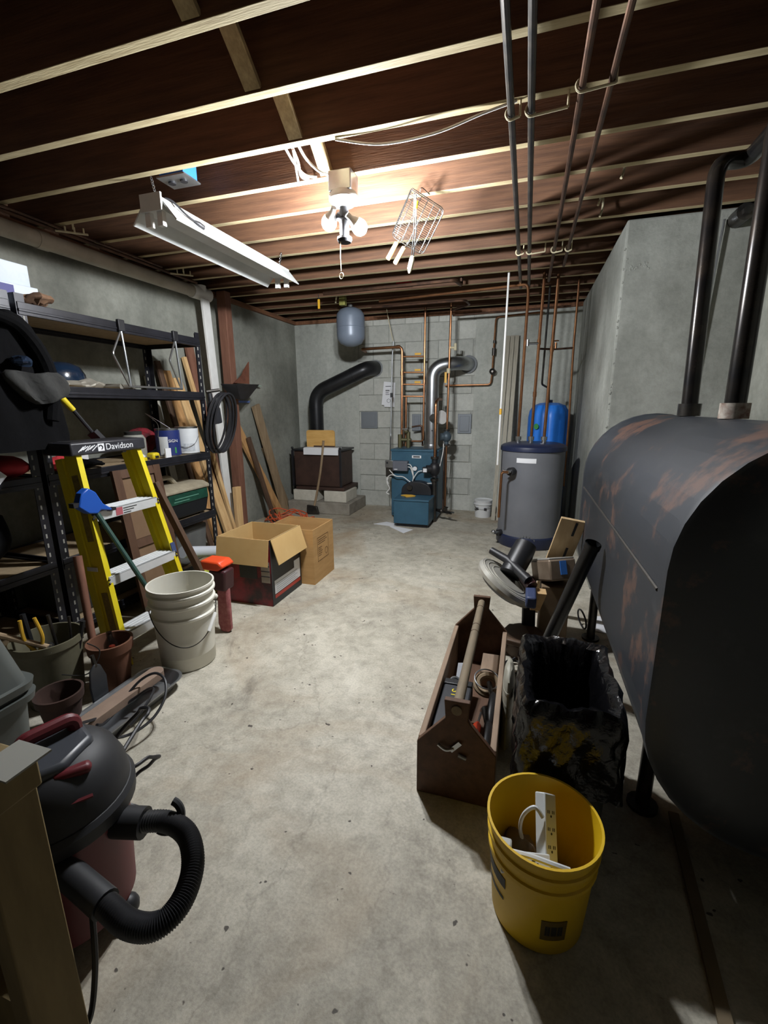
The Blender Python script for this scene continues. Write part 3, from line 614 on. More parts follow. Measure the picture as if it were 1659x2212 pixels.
# papers and cleanout doors on the wall
ps = thing('wall_paper_sheets', 'white printed instruction sheets hanging on the block wall', 'paper', (-1.63, 5.39, 1.26))
MB().board((-1.61, 5.395, 1.545), (-1.64, 5.385, 1.27), .145, .004, (1, 0, 0)).build('sheet', M_PAPER, ps); MB().board((-1.605, 5.40, 1.53), (-1.615, 5.39, 1.25), .13, .004, (1, 0, 0)).build('sheet', M_PAPER, ps)
m = MB()
for z, w in ((1.495, .09), (1.45, .05), (1.44, .05), (1.42, .04), (1.40, .05)): m.cbox((-1.66+w/2, 5.386, z), (w, .002, .006))
m.build('print', M_INK, ps, kind='stuff'); MB().torus((-1.62, 5.381, 1.325), .022, .002, (0, 1, 0), 16, 4).build('printed_logo', M_INK, ps)
for (x0, x1, z0, z1, l) in ((-1.99, -1.775, .99, 1.195, 'grey square cleanout door in the block wall below stove pipe'), (-1.33, -1.22, .965, 1.165, 'narrow grey metal plate on the wall behind the boiler pipes'), (-.775, -.615, .94, 1.165, 'grey metal plate on the wall right behind the flue regulator')):
    o = thing('cleanout_door', l, 'metal door', ((x0+x1)/2, 5.415, z0))
    MB().box((x0, 5.402, z0), (x1, 5.42, z1)).build('frame', mat('door_grey', '7b8085', .55, .3), o, bevel=.003)
    MB().box((x0+.025, 5.396, z0+.025), (x1-.025, 5.404, z1-.025)).build('leaf', mat('door_grey', '', .55), o, bevel=.003)
# ---- grey indirect tank
M_HG = mat('heater_grey', '64666b', .5, c2='6b6d72', scale=5)
M_NAVY = mat('navy_plastic', '1d2540', .4)
ht = thing('water_tank', 'grey cylindrical water tank with navy rims beside the right wall', 'water tank', (.075, 4.26, 0))
hc = (.075, 4.26)
MB().lathe([(.275, .10), (.275, .87)], (*hc, 0), 48).build('shell', M_HG, ht)
MB().lathe([(0, .932), (.22, .93), (.262, .918), (.282, .905), (.286, .885), (.286, .868), (.274, .862)], (*hc, 0), 48).build('top_cap', M_NAVY, ht)
MB().lathe([(.27, .0), (.284, .02), (.286, .10), (.274, .112)], (*hc, 0), 48).build('bottom_cap', M_NAVY, ht)
MB().prism([(.075+.2785*math.sin(a), 4.26-.2785*math.cos(a)) for a in [-.5+.6*i/8 for i in range(9)]]+[(.075+.276*math.sin(a), 4.26-.276*math.cos(a)) for a in [.1-.6*i/8 for i in range(9)]], .775, .815, 'z').build('rating_label', M_PAPER, ht)
for x in (-.06, .05, .16):
    MB().cyl((x, 4.25, .925), (x, 4.25, .955), .02).cyl((x, 4.25, .955), (x, 4.25, .985), .026, 8).build('pipe_union', M_STEEL, ht)
pt = MB().cyl((-.085, 4.02, .70), (-.11, 3.975, .70), .035).build('upper_port', M_BLACK, ht)
MB().cyl((-.11, 3.975, .70), (-.125, 3.945, .70), .016).cyl((-.17, 3.955, .715), (-.10, 3.955, .70), .008).build('relief_valve', M_STEEL, ht)
MB().tube(bend([(-.125, 3.95, .70), (-.175, 3.935, .70), (-.18, 3.935, .30)], .03), .0115, 9).build('discharge_pipe', M_COPPER, ht)
MB().cyl((-.155, 4.12, .115), (-.19, 4.09, .115), .03).build('lower_port', M_BLACK, ht); MB().cyl((-.19, 4.09, .12), (-.225, 4.06, .12), .014).ball((-.225, 4.06, .13), .02).build('drain_cock', M_STEEL, ht)
# ---- blue well tank
M_BT = mat('tank_blue', '1f6fd0', .42, c2='2a7ce0', scale=4)
bt = thing('blue_pressure_tank', 'bright blue ribbed plastic pressure tank behind the grey tank', 'pressure tank', (.215, 4.98, 0))
MB().lathe([(.19, 0), (.2, .04), (.2, 1.13), (.19, 1.20), (.155, 1.255), (.09, 1.28), (0, 1.285)], (.215, 4.98, 0), 64, wob=lambda a, z: 1-.035*(math.cos(12*a) > .55)).build('shell', M_BT, bt, 30)
MB().cyl((.215, 4.98, 1.28), (.215, 4.98, 1.31), .03).build('cap', M_NAVY, bt)
MB().tube([(.10, 4.806, 1.05), (.097, 4.802, 1.05)], .028, 14).build('sticker', mat('green_sticker', '3a8a4a', .5), bt)
# ---- three grey planks
M_GP = mat('plank_grey', 'a09a8a', .8, c2='b3ad9d', scale=4, stretch=(8, 8, 1))
for i in range(3):
    x0, x1 = -.30+.055*i, -.245+.047*i
    tag(MB().board((x0+.01, 5.02, 0), (x1, 5.385, 2.0), .042, .03, (1, 0, 0)).build('grey_plank', M_GP), ['long weathered grey plank against the back wall, beside the pale pole', 'long weathered grey plank against the back wall, middle of three', 'long weathered grey plank against the back wall, nearest the blue tank'][i], 'plank', 'grey planks leaning on the back wall')
# ---- small white pail
M_PAIL = mat('pail_white', 'd8d9d8', .4)
pb = thing('small_pail', 'small white plastic pail with printed label near the back wall', 'bucket', (-.42, 5.18, 0))
MB().lathe([(0, 0), (.088, 0), (.104, .20), (.108, .20), (.108, .19), (.105, .19)], (-.42, 5.18, 0), 30).build('body', M_PAIL, pb)
MB().lathe([(.107, .15), (.109, .15), (.109, .158), (.107, .158)], (-.42, 5.18, 0), 30).build('rim_band', M_PAIL, pb)
MB().tube([(-.42+.108*math.cos(a), 5.18+.108*math.sin(a)-.01*abs(math.sin(a)), .165-.055*math.sin(PI*i/10)) for i, a in enumerate([-PI+PI*.95*k/10 for k in range(11)])], .002, 6).build('bail', M_STEEL, pb)
for x, z, w, h in ((-.475, .115, .05, .008), (-.475, .098, .06, .012), (-.385, .105, .028, .03)):
    MB().cbox((x, 5.18-math.sqrt(.0995**2-(x+.42)**2)-.001, z), (w, .006, h)).build('print', M_INK, pb)
tag(MB().prism([(-1.53, 4.49), (-1.42, 4.62), (-1.27, 4.55), (-1.30, 4.45)], .001, .004, 'z').build('paper_sheet', M_PAPER), 'white paper sheet on the floor by the burner, toward the stove', 'paper')
tag(MB().prism([(-1.33, 4.43), (-1.30, 4.46), (-1.06, 4.38), (-1.12, 4.22)], .001, .004, 'z').build('paper_sheet', M_PAPER), 'white paper sheet on the floor right in front of burner cover', 'paper')

# ================================================================== left side: shelving and what stands on it
M_SHELF = mat('shelf_black', '1b1b20', .4, .3, c2='27272d', scale=14)
M_PBOARD = mat('particle_board', '8d7a5e', .85, c2='9f8b6d', scale=30)
LEV = (.10, .465, .915, 1.355, 1.73)
def shelving(y0, y1, label):
    t = thing('shelving_unit', label, 'shelf', (-2.54, (y0+y1)/2, 0), 'black metal shelving units')
    xf, xr = -2.30, -2.78
    for x in (xf, xr):
        for y in (y0, y1):
            sx = 1 if x == xf else -1; sy = -1 if y == y0 else 1
            p = MB().box((x-.002, y-.002, 0), (x+.002, y-sy*.042, 1.78)).box((x-sx*.04, y-.002, 0), (x, y+.002, 1.78)).build('post', M_SHELF, t, smooth=0)
            m = MB()
            for k in range(34): m.box((x-.0035, y-sy*.026-.004, .06+k*.05), (x+.0035, y-sy*.026+.004, .082+k*.05))
            m.build('key_slots', mat('slot_through_light', '8f8d86', .7), p, smooth=0, kind='stuff')  # pale colour painted in for light shining through the slots
    for z in LEV:
        for x in (xf, xr):
            MB().box((x-.006, y0+.003, z-.045), (x+.006, y1-.003, z+.012)).box((x-.010, y0+.003, z-.03), (x+.010, y1-.003, z-.018)).build('beam', M_SHELF, t, bevel=.002)
        for y in (y0+.008, y1-.008): MB().box((xr+.006, y-.005, z-.045), (xf-.006, y+.005, z+.012)).build('end_beam', M_SHELF, t)
        MB().box((xr+.012, y0+.015, z-.014), (xf-.012, y1-.015, z+.004)).build('shelf_board', M_PBOARD, t, smooth=0)
    return t
shelving(1.63, 2.88, 'black metal shelving unit with particle boards behind the yellow ladder')
shelving(.33, 1.60, 'black metal shelving unit in shadow, loaded with bags and boxes')
M_FOAM = mat('box_white_blue', 'b9c6d6', .6, c2='d5dce6', scale=4)
M_PURP = mat('purple_print', '4c4a86', .6)
b = thing('storage_box', 'pale blue-white box stacked on top of another on the shelving', 'box', (-2.55, 1.5, 1.852))
MB().box((-2.74, 1.25, 1.852), (-2.44, 1.82, 1.952)).build('carton', M_FOAM, b, bevel=.003)
b = thing('storage_box', 'pale blue-white box at the bottom of the stack on the shelving', 'box', (-2.55, 1.5, 1.737))
MB().box((-2.74, 1.25, 1.737), (-2.42, 1.84, 1.85)).build('carton', M_FOAM, b, bevel=.003); MB().box((-2.421, 1.4, 1.80), (-2.4185, 1.72, 1.84)).build('purple_print', M_PURP, b)
M_BARK = mat('kraft_brown', '8a6a50', .9, c2='5e4636', scale=14)
def crumple(m, c, r, h, seg=14, f=.25, sx=1, sy=1, seedv=1, rings=6, flat=False):
    rings = max(rings, 9)
    rnd = random.Random(seedv); ph = [rnd.uniform(0, 6.28) for _ in range(8)]
    prof = [(r*math.sin(PI*(i+.0001)/(rings*(2 if flat else 1))+(PI/2 if flat else 0))**.7 if i else (0 if not flat else r), h*i/rings) for i in range(rings)]+[(0, h)]
    def wob(a, z): return 1+f*(math.sin(2*a+ph[0]+z*9)+.6*math.sin(3*a+ph[1]-z*14)+.5*math.sin(5*a+ph[2]+z*23))/2
    n0 = len(m.v); m.lathe(prof, c, max(seg, 26), sx, sy, wob); off = V((seedv*3.1, seedv*1.7, 0))
    for i in range(n0, len(m.v)):
        p = m.v[i]; d = mnoise.noise_vector(p*(1.1/r)+off)*(r*f*.9)+mnoise.noise_vector(p*(3.2/r)+off)*(r*f*.45); q = p+d; q.z = max(q.z, c[2]); m.v[i] = q
    return m
tag(crumple(MB(), (-2.34, 1.76, 1.744), .07, .06, 14, .35, .8, 1.3, 4).build('torn_cardboard', M_BARK, smooth=20), 'torn brown cardboard scrap on the corner of the top shelf', 'cardboard')
# hanging dark bags on the shadowed unit
M_CANVAS = mat('black_canvas', '070708', .95, c2='0b0b0d', scale=8, bump=.3, spec=.12)
M_GREYC = mat('grey_canvas', '232322', .9, c2='2c2c2a', scale=8, bump=.3)
dbag = thing('hanging_coat', 'heavy black coat hanging on the front of the shadowed shelving', 'coat', (-2.17, 1.45, 1.0))
OUT = [(1.07, 1.05, 1.69), (1.13, 1.03, 1.695), (1.22, 1.02, 1.685), (1.30, 1.03, 1.675), (1.38, 1.05, 1.665), (1.44, 1.10, 1.63), (1.50, 1.15, 1.63), (1.56, 1.2, 1.63), (1.62, 1.28, 1.60), (1.655, 1.36, 1.56), (1.665, 1.42, 1.52)]
vs = []; fs = []; NC = 36
for z, ya, yb in OUT:
    for k in range(NC):
        a = 2*PI*k/NC; y = (ya+yb)/2+(yb-ya)/2*math.cos(a); fold = .012*math.sin(y*38+z*5)+.008*math.sin(y*71-z*9)
        vs.append((-2.19+(.065+fold)*math.sin(a)*(1.2-.5*(z-1.07)/.6), y, z))
for i in range(len(OUT)-1):
    for k in range(NC): fs.append((i*NC+k, i*NC+(k+1) % NC, (i+1)*NC+(k+1) % NC, (i+1)*NC+k))
fs += [tuple(range(NC)), tuple((len(OUT)-1)*NC+k for k in range(NC))]
MB().add(vs, fs).build('coat_body', M_CANVAS, dbag, 60)
MB().tube(spline([(-2.13, 1.40, 1.64), (-2.12, 1.50, 1.60), (-2.12, 1.58, 1.48), (-2.12, 1.60, 1.35), (-2.12, 1.57, 1.20)]), [.02+.012*min(i/12, 1) for i in range(33)], 10).build('sleeve', M_CANVAS, dbag)
vs = []; fs = []; OUT2 = [(1.285, 1.50, 1.60), (1.30, 1.46, 1.655), (1.33, 1.42, 1.67), (1.36, 1.39, 1.665), (1.385, 1.38, 1.65), (1.405, 1.40, 1.62), (1.415, 1.44, 1.58)]
for z, ya, yb in OUT2:
    for k in range(NC):
        a = 2*PI*k/NC; y = (ya+yb)/2+(yb-ya)/2*math.cos(a); fold = .012*math.sin(y*52+z*30)+.008*math.sin(y*95-z*40); vs.append((-2.10+(.03+fold)*math.sin(a), y, z+.012*math.sin(y*24)))
for i in range(len(OUT2)-1):
    for k in range(NC): fs.append((i*NC+k, i*NC+(k+1) % NC, (i+1)*NC+(k+1) % NC, (i+1)*NC+k))
fs += [tuple(range(NC)), tuple((len(OUT2)-1)*NC+k for k in range(NC))]
tag(MB().add(vs, fs).build('grey_cloth', M_GREYC, smooth=60), 'dusty grey cloth hanging over the black coat', 'cloth')
tag(crumple(MB(), (-2.10, 1.47, 1.43), .035, .05, 16, .3, 1, 1.3, 3, 6).build('foil_pack', mat('dark_foil', '3a4a63', .2, .7), smooth=15), 'shiny dark blue foil packet above the grey cloth', 'packet')
tag(crumple(MB(), (-2.42, 1.2, .47), .22, .42, 22, .12, .6, 1.2, 22, 9).build('garbage_bag', M_CANVAS), 'full black bag standing on the lower board of shadowed shelving', 'bag')
tag(MB().box((-2.7, .6, .92), (-2.34, 1.22, 1.2)).build('dark_carton', M_CANVAS, bevel=.01), 'dark carton on the middle board of shadowed shelving', 'box')
rb_ = thing('red_bag', 'red fabric bag with white panel at the end of shadowed shelving', 'bag', (-2.36, 1.48, .92))
crumple(MB(), (-2.40, 1.50, .92), .10, .12, 18, .15, .9, 1.0, 31, 7).build('bag_body', mat('red_fabric', '9c1f28', .8, c2='b32a30', scale=9), rb_)
MB().board((-2.30, 1.36, .99), (-2.295, 1.42, .925), .07, .006, (0, 1, .2)).build('white_panel', M_PAPER, rb_)
# items on the second shelf
M_HELM = mat('dark_blue_gloss', '16283e', .15, .1, coat=.6)
hm = thing('helmet', 'glossy dark blue rounded helmet on the second shelf', 'helmet', (-2.53, 2.02, 1.36))
MB().lathe([(0, .15), (.04, .147), (.08, .125), (.10, .085), (.103, .04), (.098, 0), (0, 0)], (-2.53, 1.98, 1.361), 24, .95, 1.25).build('shell', M_HELM, hm)
MB().torus((-2.53, 1.98, 1.40), .105, .007, (0, 0, 1)).build('rim', M_BLACK, hm)
M_SILV = mat('dusty_silver', '8f8a7e', .5, .4, c2='a9a498', scale=12)
tag(crumple(MB(), (-2.39, 1.97, 1.361), .075, .055, 20, .3, .7, 1.9, 17, 6).build('crumpled_tarp', M_SILV, smooth=25), 'crumpled grey plastic sheet at the front of the second shelf', 'sheet')
for i, y in enumerate((2.17, 2.26)):
    tag(MB().tube([(-2.315, y, 1.379), (-2.44, y-.03, 1.379)], .017, 12).build('pipe_offcut', M_SILV), ['short dusty pipe offcut beside the crumpled plastic sheet', 'short dusty pipe offcut beside the folded steel rack'][i], 'pipe offcut')
M_CHR = mat('brushed_steel', 'a9acae', .3, .9)
rk = thing('folding_rack', 'steel tube rack clipped between the top and second shelf', 'rack', (-2.29, 2.4, 1.37))
for y in (2.19, 2.62):
    MB().tube(bend([(-2.285, y, 1.70), (-2.285, y+.02, 1.385)], .01), .007, 8).build('upright', M_CHR, rk)
    MB().tube(bend([(-2.285, y-.005, 1.69), (-2.24, y-.12, 1.555), (-2.285, y+.01, 1.385)], .015), .006, 8).build('hinged_arm', M_CHR, rk)
    MB().box((-2.295, y-.02, 1.69), (-2.275, y+.025, 1.755)).build('clip', M_BLACK, rk, bevel=.004)
MB().tube([(-2.285, 2.20, 1.382), (-2.285, 2.64, 1.382)], .007, 8).build('base_tube', M_CHR, rk)
# third shelf: paint cans, jar, cloth, bits
def can(x, y, z, r, h, name, label, labelmat, extra):
    t = thing(name, label, 'paint can', (x, y, z), 'paint cans on the third shelf')
    MB().lathe([(0, 0), (r, 0), (r, h), (r+.003, h), (r+.003, h-.006), (r, h-.006)], (x, y, z), 32).build('can_body', M_STEEL, t)
    MB().lathe([(r+.0012, .01), (r+.0018, .01), (r+.0018, h-.012), (r+.0012, h-.012)], (x, y, z), 32).build('paper_label', labelmat, t)
    MB().lathe([(r*.8, h-.004), (r*.82, h), (r*.2, h-.002), (0, h-.002)], (x, y, z), 24).build('lid', M_STEEL, t)
    return t
M_PB = mat('paint_label_blue', '1b2a66', .5); M_PW = mat('paint_label_white', 'd5d8da', .5, c2='c5c9cc', scale=5)
pc1 = can(-2.42, 2.60, .92, .078, .195, 'paint_can', 'paint can with dark blue label and bail handle on third shelf', M_PB, 1)
dirv = V((.93, -.37, 0)).normalized(); side = V((.37, .93, 0))
def on_can(c, r, ang, z): # point on the side of a can
    a = math.atan2(-.55, .83)+ang; return V((c[0]+(r+.0025)*math.cos(a), c[1]+(r+.0025)*math.sin(a), z))
m = MB()
def can_patch(m, c, r, a0, a1, z0, z1, n=8):
    for i in range(n):
        A, B = a0+(a1-a0)*i/n, a0+(a1-a0)*(i+1)/n
        p = [on_can(c, r, A, z0), on_can(c, r, B, z0), on_can(c, r, B, z1), on_can(c, r, A, z1)]; q = [v+V((c[0]-v.x, c[1]-v.y, 0))*.012 for v in p]
        m.hexa([q[0], q[1], p[1], p[0], q[3], q[2], p[2], p[3]])
    return m
can_patch(MB(), (-2.42, 2.60), .0785, -1.0, -.25, .935, 1.06).build('white_panel', M_PW, pc1); can_patch(MB(), (-2.42, 2.60), .0785, .25, .40, .945, .985, 2).build('green_spot', mat('green_sticker', '', .5), pc1)
lettering('lettering', 'SIGN', .028, M_PAPER, pc1, on_can((-2.42, 2.60), .081, .15, 1.03), (.45, .89, 0), (0, 0, 1))
MB().tube(spline([on_can((-2.42, 2.60), .082, -1.0, 1.06), (-2.40, 2.50, 1.15), (-2.46, 2.47, 1.22), on_can((-2.42, 2.60), .082, 2.0, 1.08)]), .0018, 6).build('bail', M_STEEL, pc1)
pc2 = can(-2.41, 2.78, .92, .079, .20, 'paint_can', 'white-labelled paint can at the end of the third shelf', M_PW, 1)
can_patch(MB(), (-2.41, 2.78), .08, -.9, .35, .945, 1.0).build('grey_print', mat('label_grey', '9aa0a8', .6, c2='c5c9cc', scale=40), pc2)
MB().tube(spline([on_can((-2.41, 2.78), .084, -.8, .98), on_can((-2.41, 2.78), .09, -.3, .975), on_can((-2.41, 2.78), .09, .3, 1.0), on_can((-2.41, 2.78), .084, .9, 1.05)]), .0018, 6).build('bail', M_STEEL, pc2)
M_JAR = mat('jar_plastic', '8d8c84', .35, c2='a3a29a', scale=8)
jr = thing('plastic_jar', 'cloudy plastic jar behind the tools on third shelf', 'jar', (-2.56, 2.42, .92))
MB().lathe([(0, 0), (.07, 0), (.074, .01), (.074, .13), (.06, .155), (.05, .16)], (-2.56, 2.44, .92), 24).build('body', M_JAR, jr); MB().lathe([(.054, .158), (.054, .18), (0, .18)], (-2.56, 2.44, .92), 24).build('lid', M_GREYC, jr)
tag(crumple(MB(), (-2.64, 2.58, .921), .10, .21, 20, .2, .8, 1.5, 41, 8).build('plaid_cloth', mat('red_black_cloth', '8a1524', .9, c2='1c1216', scale=9)), 'red and black cloth bundle behind the paint cans', 'cloth')
tag(MB().box((-2.345, 2.475, .921), (-2.335, 2.525, .985)).build('white_card', M_PAPER), 'small white card standing before the paint can', 'card')
tag(MB().box((-2.68, 2.02, .921), (-2.60, 2.12, 1.04)).build('white_carton', M_PAPER, bevel=.002), 'small white carton behind the ladder top', 'box')
ty = mat('tape_yellow', 'd8c21f', .5)
tm = thing('tape_measure', 'yellow tape measure on the front edge of the third shelf', 'tape measure', (-2.37, 2.40, .921)); MB().box((-2.40, 2.37, .921), (-2.34, 2.43, .965)).build('case', ty, tm, bevel=.012); MB().box((-2.35, 2.385, .93), (-2.338, 2.415, .945)).build('badge', M_BLACK, tm)
tag(MB().box((-2.36, 2.17, .921), (-2.32, 2.30, .945)).build('yellow_level', ty, bevel=.004), 'short yellow level on the third shelf beside the ladder', 'level')
tag(MB().tube(spline([(-2.36, 2.30, .93), (-2.34, 2.22, 1.02), (-2.38, 2.14, 1.06), (-2.43, 2.22, 1.0), (-2.42, 2.34, .94), (-2.36, 2.38, .932)]), .005, 7).build('cable_loop', M_BLACK), 'loop of thin black cable on the third shelf', 'cable')
tag(crumple(MB(), (-2.42, 2.30, .921), .05, .05, 14, .3, 1, 1.4, 9, 5).build('white_rag', M_PAPER, smooth=25), 'small white crumpled rag among the tools on the third shelf', 'rag')
tag(crumple(MB(), (-2.40, 1.86, .921), .09, .06, 18, .3, .9, 1.7, 19, 6).build('dark_rag', M_CANVAS, smooth=25), 'dark crumpled rag on the third shelf behind the ladder', 'rag')
tag(crumple(MB(), (-2.36, 1.75, .921), .07, .09, 18, .25, .9, 1.5, 29, 6).build('red_cloth', MATS['red_fabric'], smooth=25), 'red cloth heaped on the third shelf behind ladder cap', 'cloth')
bh_ = thing('yellow_handled_brush', 'black brush with yellow grip leaning on the second shelf', 'brush', (-2.20, 1.86, 1.08))
MB().tube([(-2.275, 1.75, 1.315), (-2.262, 1.80, 1.245)], [.017, .014], 12).build('grip', ty, bh_); MB().torus((-2.279, 1.738, 1.33), .014, .006, (1, .2, 0), 14, 7).build('hang_loop', ty, bh_)
MB().tube([(-2.262, 1.80, 1.245), (-2.235, 1.88, 1.11)], .010, 9).build('rod', M_BLACK, bh_); MB().board((-2.24, 1.87, 1.13), (-2.222, 1.905, 1.075), .05, .03, (1, .3, 0)).build('brush_head', M_BLACK, bh_)
# fourth shelf: green case
gc = thing('green_case', 'dark green plastic case with dusty beige handled lid on fourth shelf', 'case', (-2.42, 2.62, .47))
MB().prism([(2.42, .485), (2.80, .485), (2.84, .60), (2.83, .665), (2.42, .665), (2.41, .58)], -2.58, -2.315, 'x').build('case_body', mat('case_black', '14171a', .4), gc, bevel=.01)
MB().box((-2.585, 2.425, .585), (-2.308, 2.825, .665)).build('green_band', mat('case_green', '12382c', .35, c2='1d4d3c', scale=20), gc, bevel=.006)
m = MB()
for k in range(2): m.box((-2.309, 2.47+.01*k, .605+.02*k), (-2.3065, 2.62+.10*k, .611+.02*k))
m.build('print', mat('print_green', '5d8f7c', .6), gc, kind='stuff')
ld = MB().prism([(-2.60, .666), (-2.30, .666), (-2.30, .686), (-2.36, .712), (-2.54, .712), (-2.60, .686)], 2.39, 2.85, 'y').build('lid', mat('dusty_beige', '8d8470', .8, c2='a59b85', scale=10), gc, bevel=.006)
MB().tube(bend([(-2.45, 2.45, .70), (-2.45, 2.49, .765), (-2.45, 2.60, .765), (-2.45, 2.66, .70)], .03), .018, 10).build('carry_handle', MATS['dusty_beige'], ld)
MB().box((-2.56, 2.44, .469), (-2.33, 2.48, .486)).box((-2.56, 2.74, .469), (-2.33, 2.78, .486)).build('foot', M_BLACK, gc, kind='stuff')
# below: dark bins, roll, sack
tag(MB().prism([(2.30, .105), (2.80, .105), (2.84, .38), (2.26, .38)], -2.74, -2.36, 'x').build('grey_bin', mat('bin_grey', '5d5e5c', .5, c2='6b6c69', scale=6), bevel=.012), 'grey plastic bin on the lowest shelf board', 'bin')
tag(MB().prism([(1.70, .105), (2.20, .105), (2.22, .40), (1.68, .40)], -2.74, -2.38, 'x').build('clear_bin', mat('bin_dark', '3d3e3a', .4, c2='4a4b46', scale=6), bevel=.012), 'dark storage bin on the lowest board behind the ladder', 'bin')
tag(MB().tube([(-2.24, 2.42, .27), (-2.20, 2.78, .17)], .042, 18).build('paper_roll', mat('roll_white', 'c7cbd2', .5)), 'long white roll lying in front of the lowest shelf', 'roll')
sk_ = thing('yellow_sack', 'yellow-green printed sack lying on floor under the white roll', 'sack', (-2.10, 2.68, 0))
crumple(MB(), (-2.08, 2.52, .0), .15, .20, 24, .08, .75, 1.4, 5, 7, True).build('sack_body', mat('sack_yellow', 'a9b41e', .6, c2='bcc52c', scale=4), sk_)
lettering('lettering', 'CO', .07, M_INK, sk_, (-1.985, 2.44, .165), (.3, .95, 0), (-.8, .3, .5))
# brown cabinet door frame and a dark board leaning on the shelving
cdf = thing('cabinet_door', 'brown wooden cabinet door leaning against the shelving behind the ladder', 'door panel', (-2.12, 2.25, 0))
M_DOORW = mat('door_brown', '4a3222', .7, c2='573d2b', scale=5, stretch=(6, 6, 1)); M_DOORP = mat('door_panel', '6f5740', .8, c2='7b624a', scale=5)
da, db = V((-2.16, 0, .0)), V((-2.27, 0, .90))
def dpt(y, t, o=0): p = da+(db-da)*t; return V((p.x+o, y, p.z+o*.25))
MB().board(dpt(2.00, 0), dpt(2.00, 1), .055, .022, (0, 1, 0)).build('stile', M_DOORW, cdf); MB().board(dpt(2.30, 0), dpt(2.30, 1), .055, .022, (0, 1, 0)).build('stile', M_DOORW, cdf)
for t in (.03, .5, .97): MB().board(dpt(2.025, t), dpt(2.275, t), .05, .02, (-.25, 0, .97)).build('rail', M_DOORW, cdf)
for t0, t1 in ((.06, .47), (.53, .94)): MB().board(dpt(2.15, t0, -.004), dpt(2.15, t1, -.004), .25, .008, (0, 1, 0)).build('inset_panel', M_DOORP, cdf)
tag(MB().board((-1.95, 2.34, .0), (-2.20, 2.21, .80), .03, .05, (0, 1, .3)).build('dark_board', mat('dark_wood', '4a3628', .75, c2='5c4534', scale=5, stretch=(6, 6, 1)), bevel=.002), 'dark brown board leaning on the shelving beside ladder rail', 'board')
# ---- step ladder
M_FIB = mat('ladder_yellow', 'd3be12', .5, c2='dccb25', scale=8); M_ALU = mat('aluminium', 'd6d9da', .4, .35, c2='e2e4e5', scale=9)
LF, LT, ZT = -1.84, -2.04, 1.05
def rail_pt(t, right, front=True):   # t 0 at the floor .. 1 at the cap
    y = (2.02+(1.94-2.02)*t) if right else (1.51+(1.57-1.51)*t)
    x = (LF+(LT-LF)*t) if front else (LF-.062+(LT-LF-.01)*t)
    return V((x, y, ZT*t))
lad = thing('step_ladder', 'yellow fibreglass step ladder with aluminium steps and black cap', 'ladder', (-2.0, 1.77, 0))
for right in (False, True):
    s = 1 if right else -1
    a, b_ = rail_pt(.0, right), rail_pt(1, right)
    MB().board(a, b_, .075, .006, (1, 0, .2)).build('front_rail', M_FIB, lad)
    for o in (.035, -.035):
        off = V((o, 0, o*.19))
        MB().board(a+off+V((0, -s*.011, 0)), b_+off+V((0, -s*.011, 0)), .028, .005, (0, 1, 0)).build('rail_flange', M_FIB, lad)
    MB().board(rail_pt(0, right, False), rail_pt(.97, right, False), .045, .02, (1, 0, -.2)).build('rear_rail', M_FIB, lad)
    MB().board(a+V((.004, 0, .0)), a+V((-.006, 0, .045)), .085, .02, (1, 0, .2)).build('foot', M_BLACK, lad)
    sp_ = MB().board(rail_pt(.47, right)+V((0, s*.008, 0)), rail_pt(.45, right, False)+V((0, s*.008, .02)), .02, .004, (0, 0, 1)).build('spreader', M_ALU, lad)
for k, t in enumerate((.16, .435, .735)):
    a, b_ = rail_pt(t, False), rail_pt(t, True)
    stp = MB().box((a.x-.055, a.y+.006, a.z-.006), (a.x+.045, b_.y-.006, a.z)).box((a.x+.038, a.y+.006, a.z-.05), (a.x+.045, b_.y-.006, a.z)).build('step', M_ALU, lad, bevel=.002)
    for q in range(4): MB().box((a.x-.045+.022*q, a.y+.008, a.z), (a.x-.039+.022*q, b_.y-.008, a.z+.003)).build('tread_rib', M_ALU, stp)
    for yy, s in ((a.y, -1), (b_.y, 1)):
        for dz in (-.012, -.032): MB().ball((a.x+.0385+.01, yy-s*.002, a.z+dz), .006, 8).build('rivet', M_IRON, stp)
    if k == 2:
        MB().box((a.x+.0452, a.y+.13, a.z-.045), (a.x+.0462, a.y+.17, a.z-.006)).build('red_warning_label', mat('label_red', 'a3545c', .6), stp)
        for q in range(3): MB().box((a.x+.0452, a.y+.175, a.z-.018-.012*q), (a.x+.0462, a.y+.26-.02*q, a.z-.014-.012*q)).build('label_print', M_GREYC, stp)
cap = MB().box((-2.17, 1.535, ZT-.012), (-1.985, 1.965, ZT+.048)).build('cap', mat('cap_black', '202024', .45, c2='303036', scale=20), lad, bevel=.008)
MB().box((-2.15, 1.56, ZT+.046), (-2.01, 1.94, ZT+.05)).build('tool_tray', M_BLACK, cap)
lettering('cap_lettering', 'Davidson', .044, M_PAPER, cap, (-1.9845, 1.80, ZT+.017), (0, 1, 0), (0, 0, 1))
MB().box((-1.9855, 1.675, ZT), (-1.9845, 1.71, ZT+.036)).build('logo_plate', M_PAPER, cap); MB().torus((-1.9845, 1.69, ZT+.018), .010, .003, (1, 0, 0), 14, 5, -2, 2).build('logo_mark', M_BLACK, cap)
for q in range(7): MB().board((-1.9845, 1.57+.012*q, ZT+.005+.004*(q % 3)), (-1.9845, 1.60+.012*q, ZT+.028+.003*(q % 2)), .004, .001, (0, 1, 0)).build('paint_scuff', M_PAPER, cap)
p = rail_pt(.42, True)+V((.0405, -.011, .008)); MB().board(p, p+V((-.011, 0, .055)), .03, .004, (0, 1, 0)).build('blue_tape', mat('blue_tape', '34436b', .7), lad)
lbl = mat('ladder_label', '8f7c3a', .7, c2='776632', scale=60)
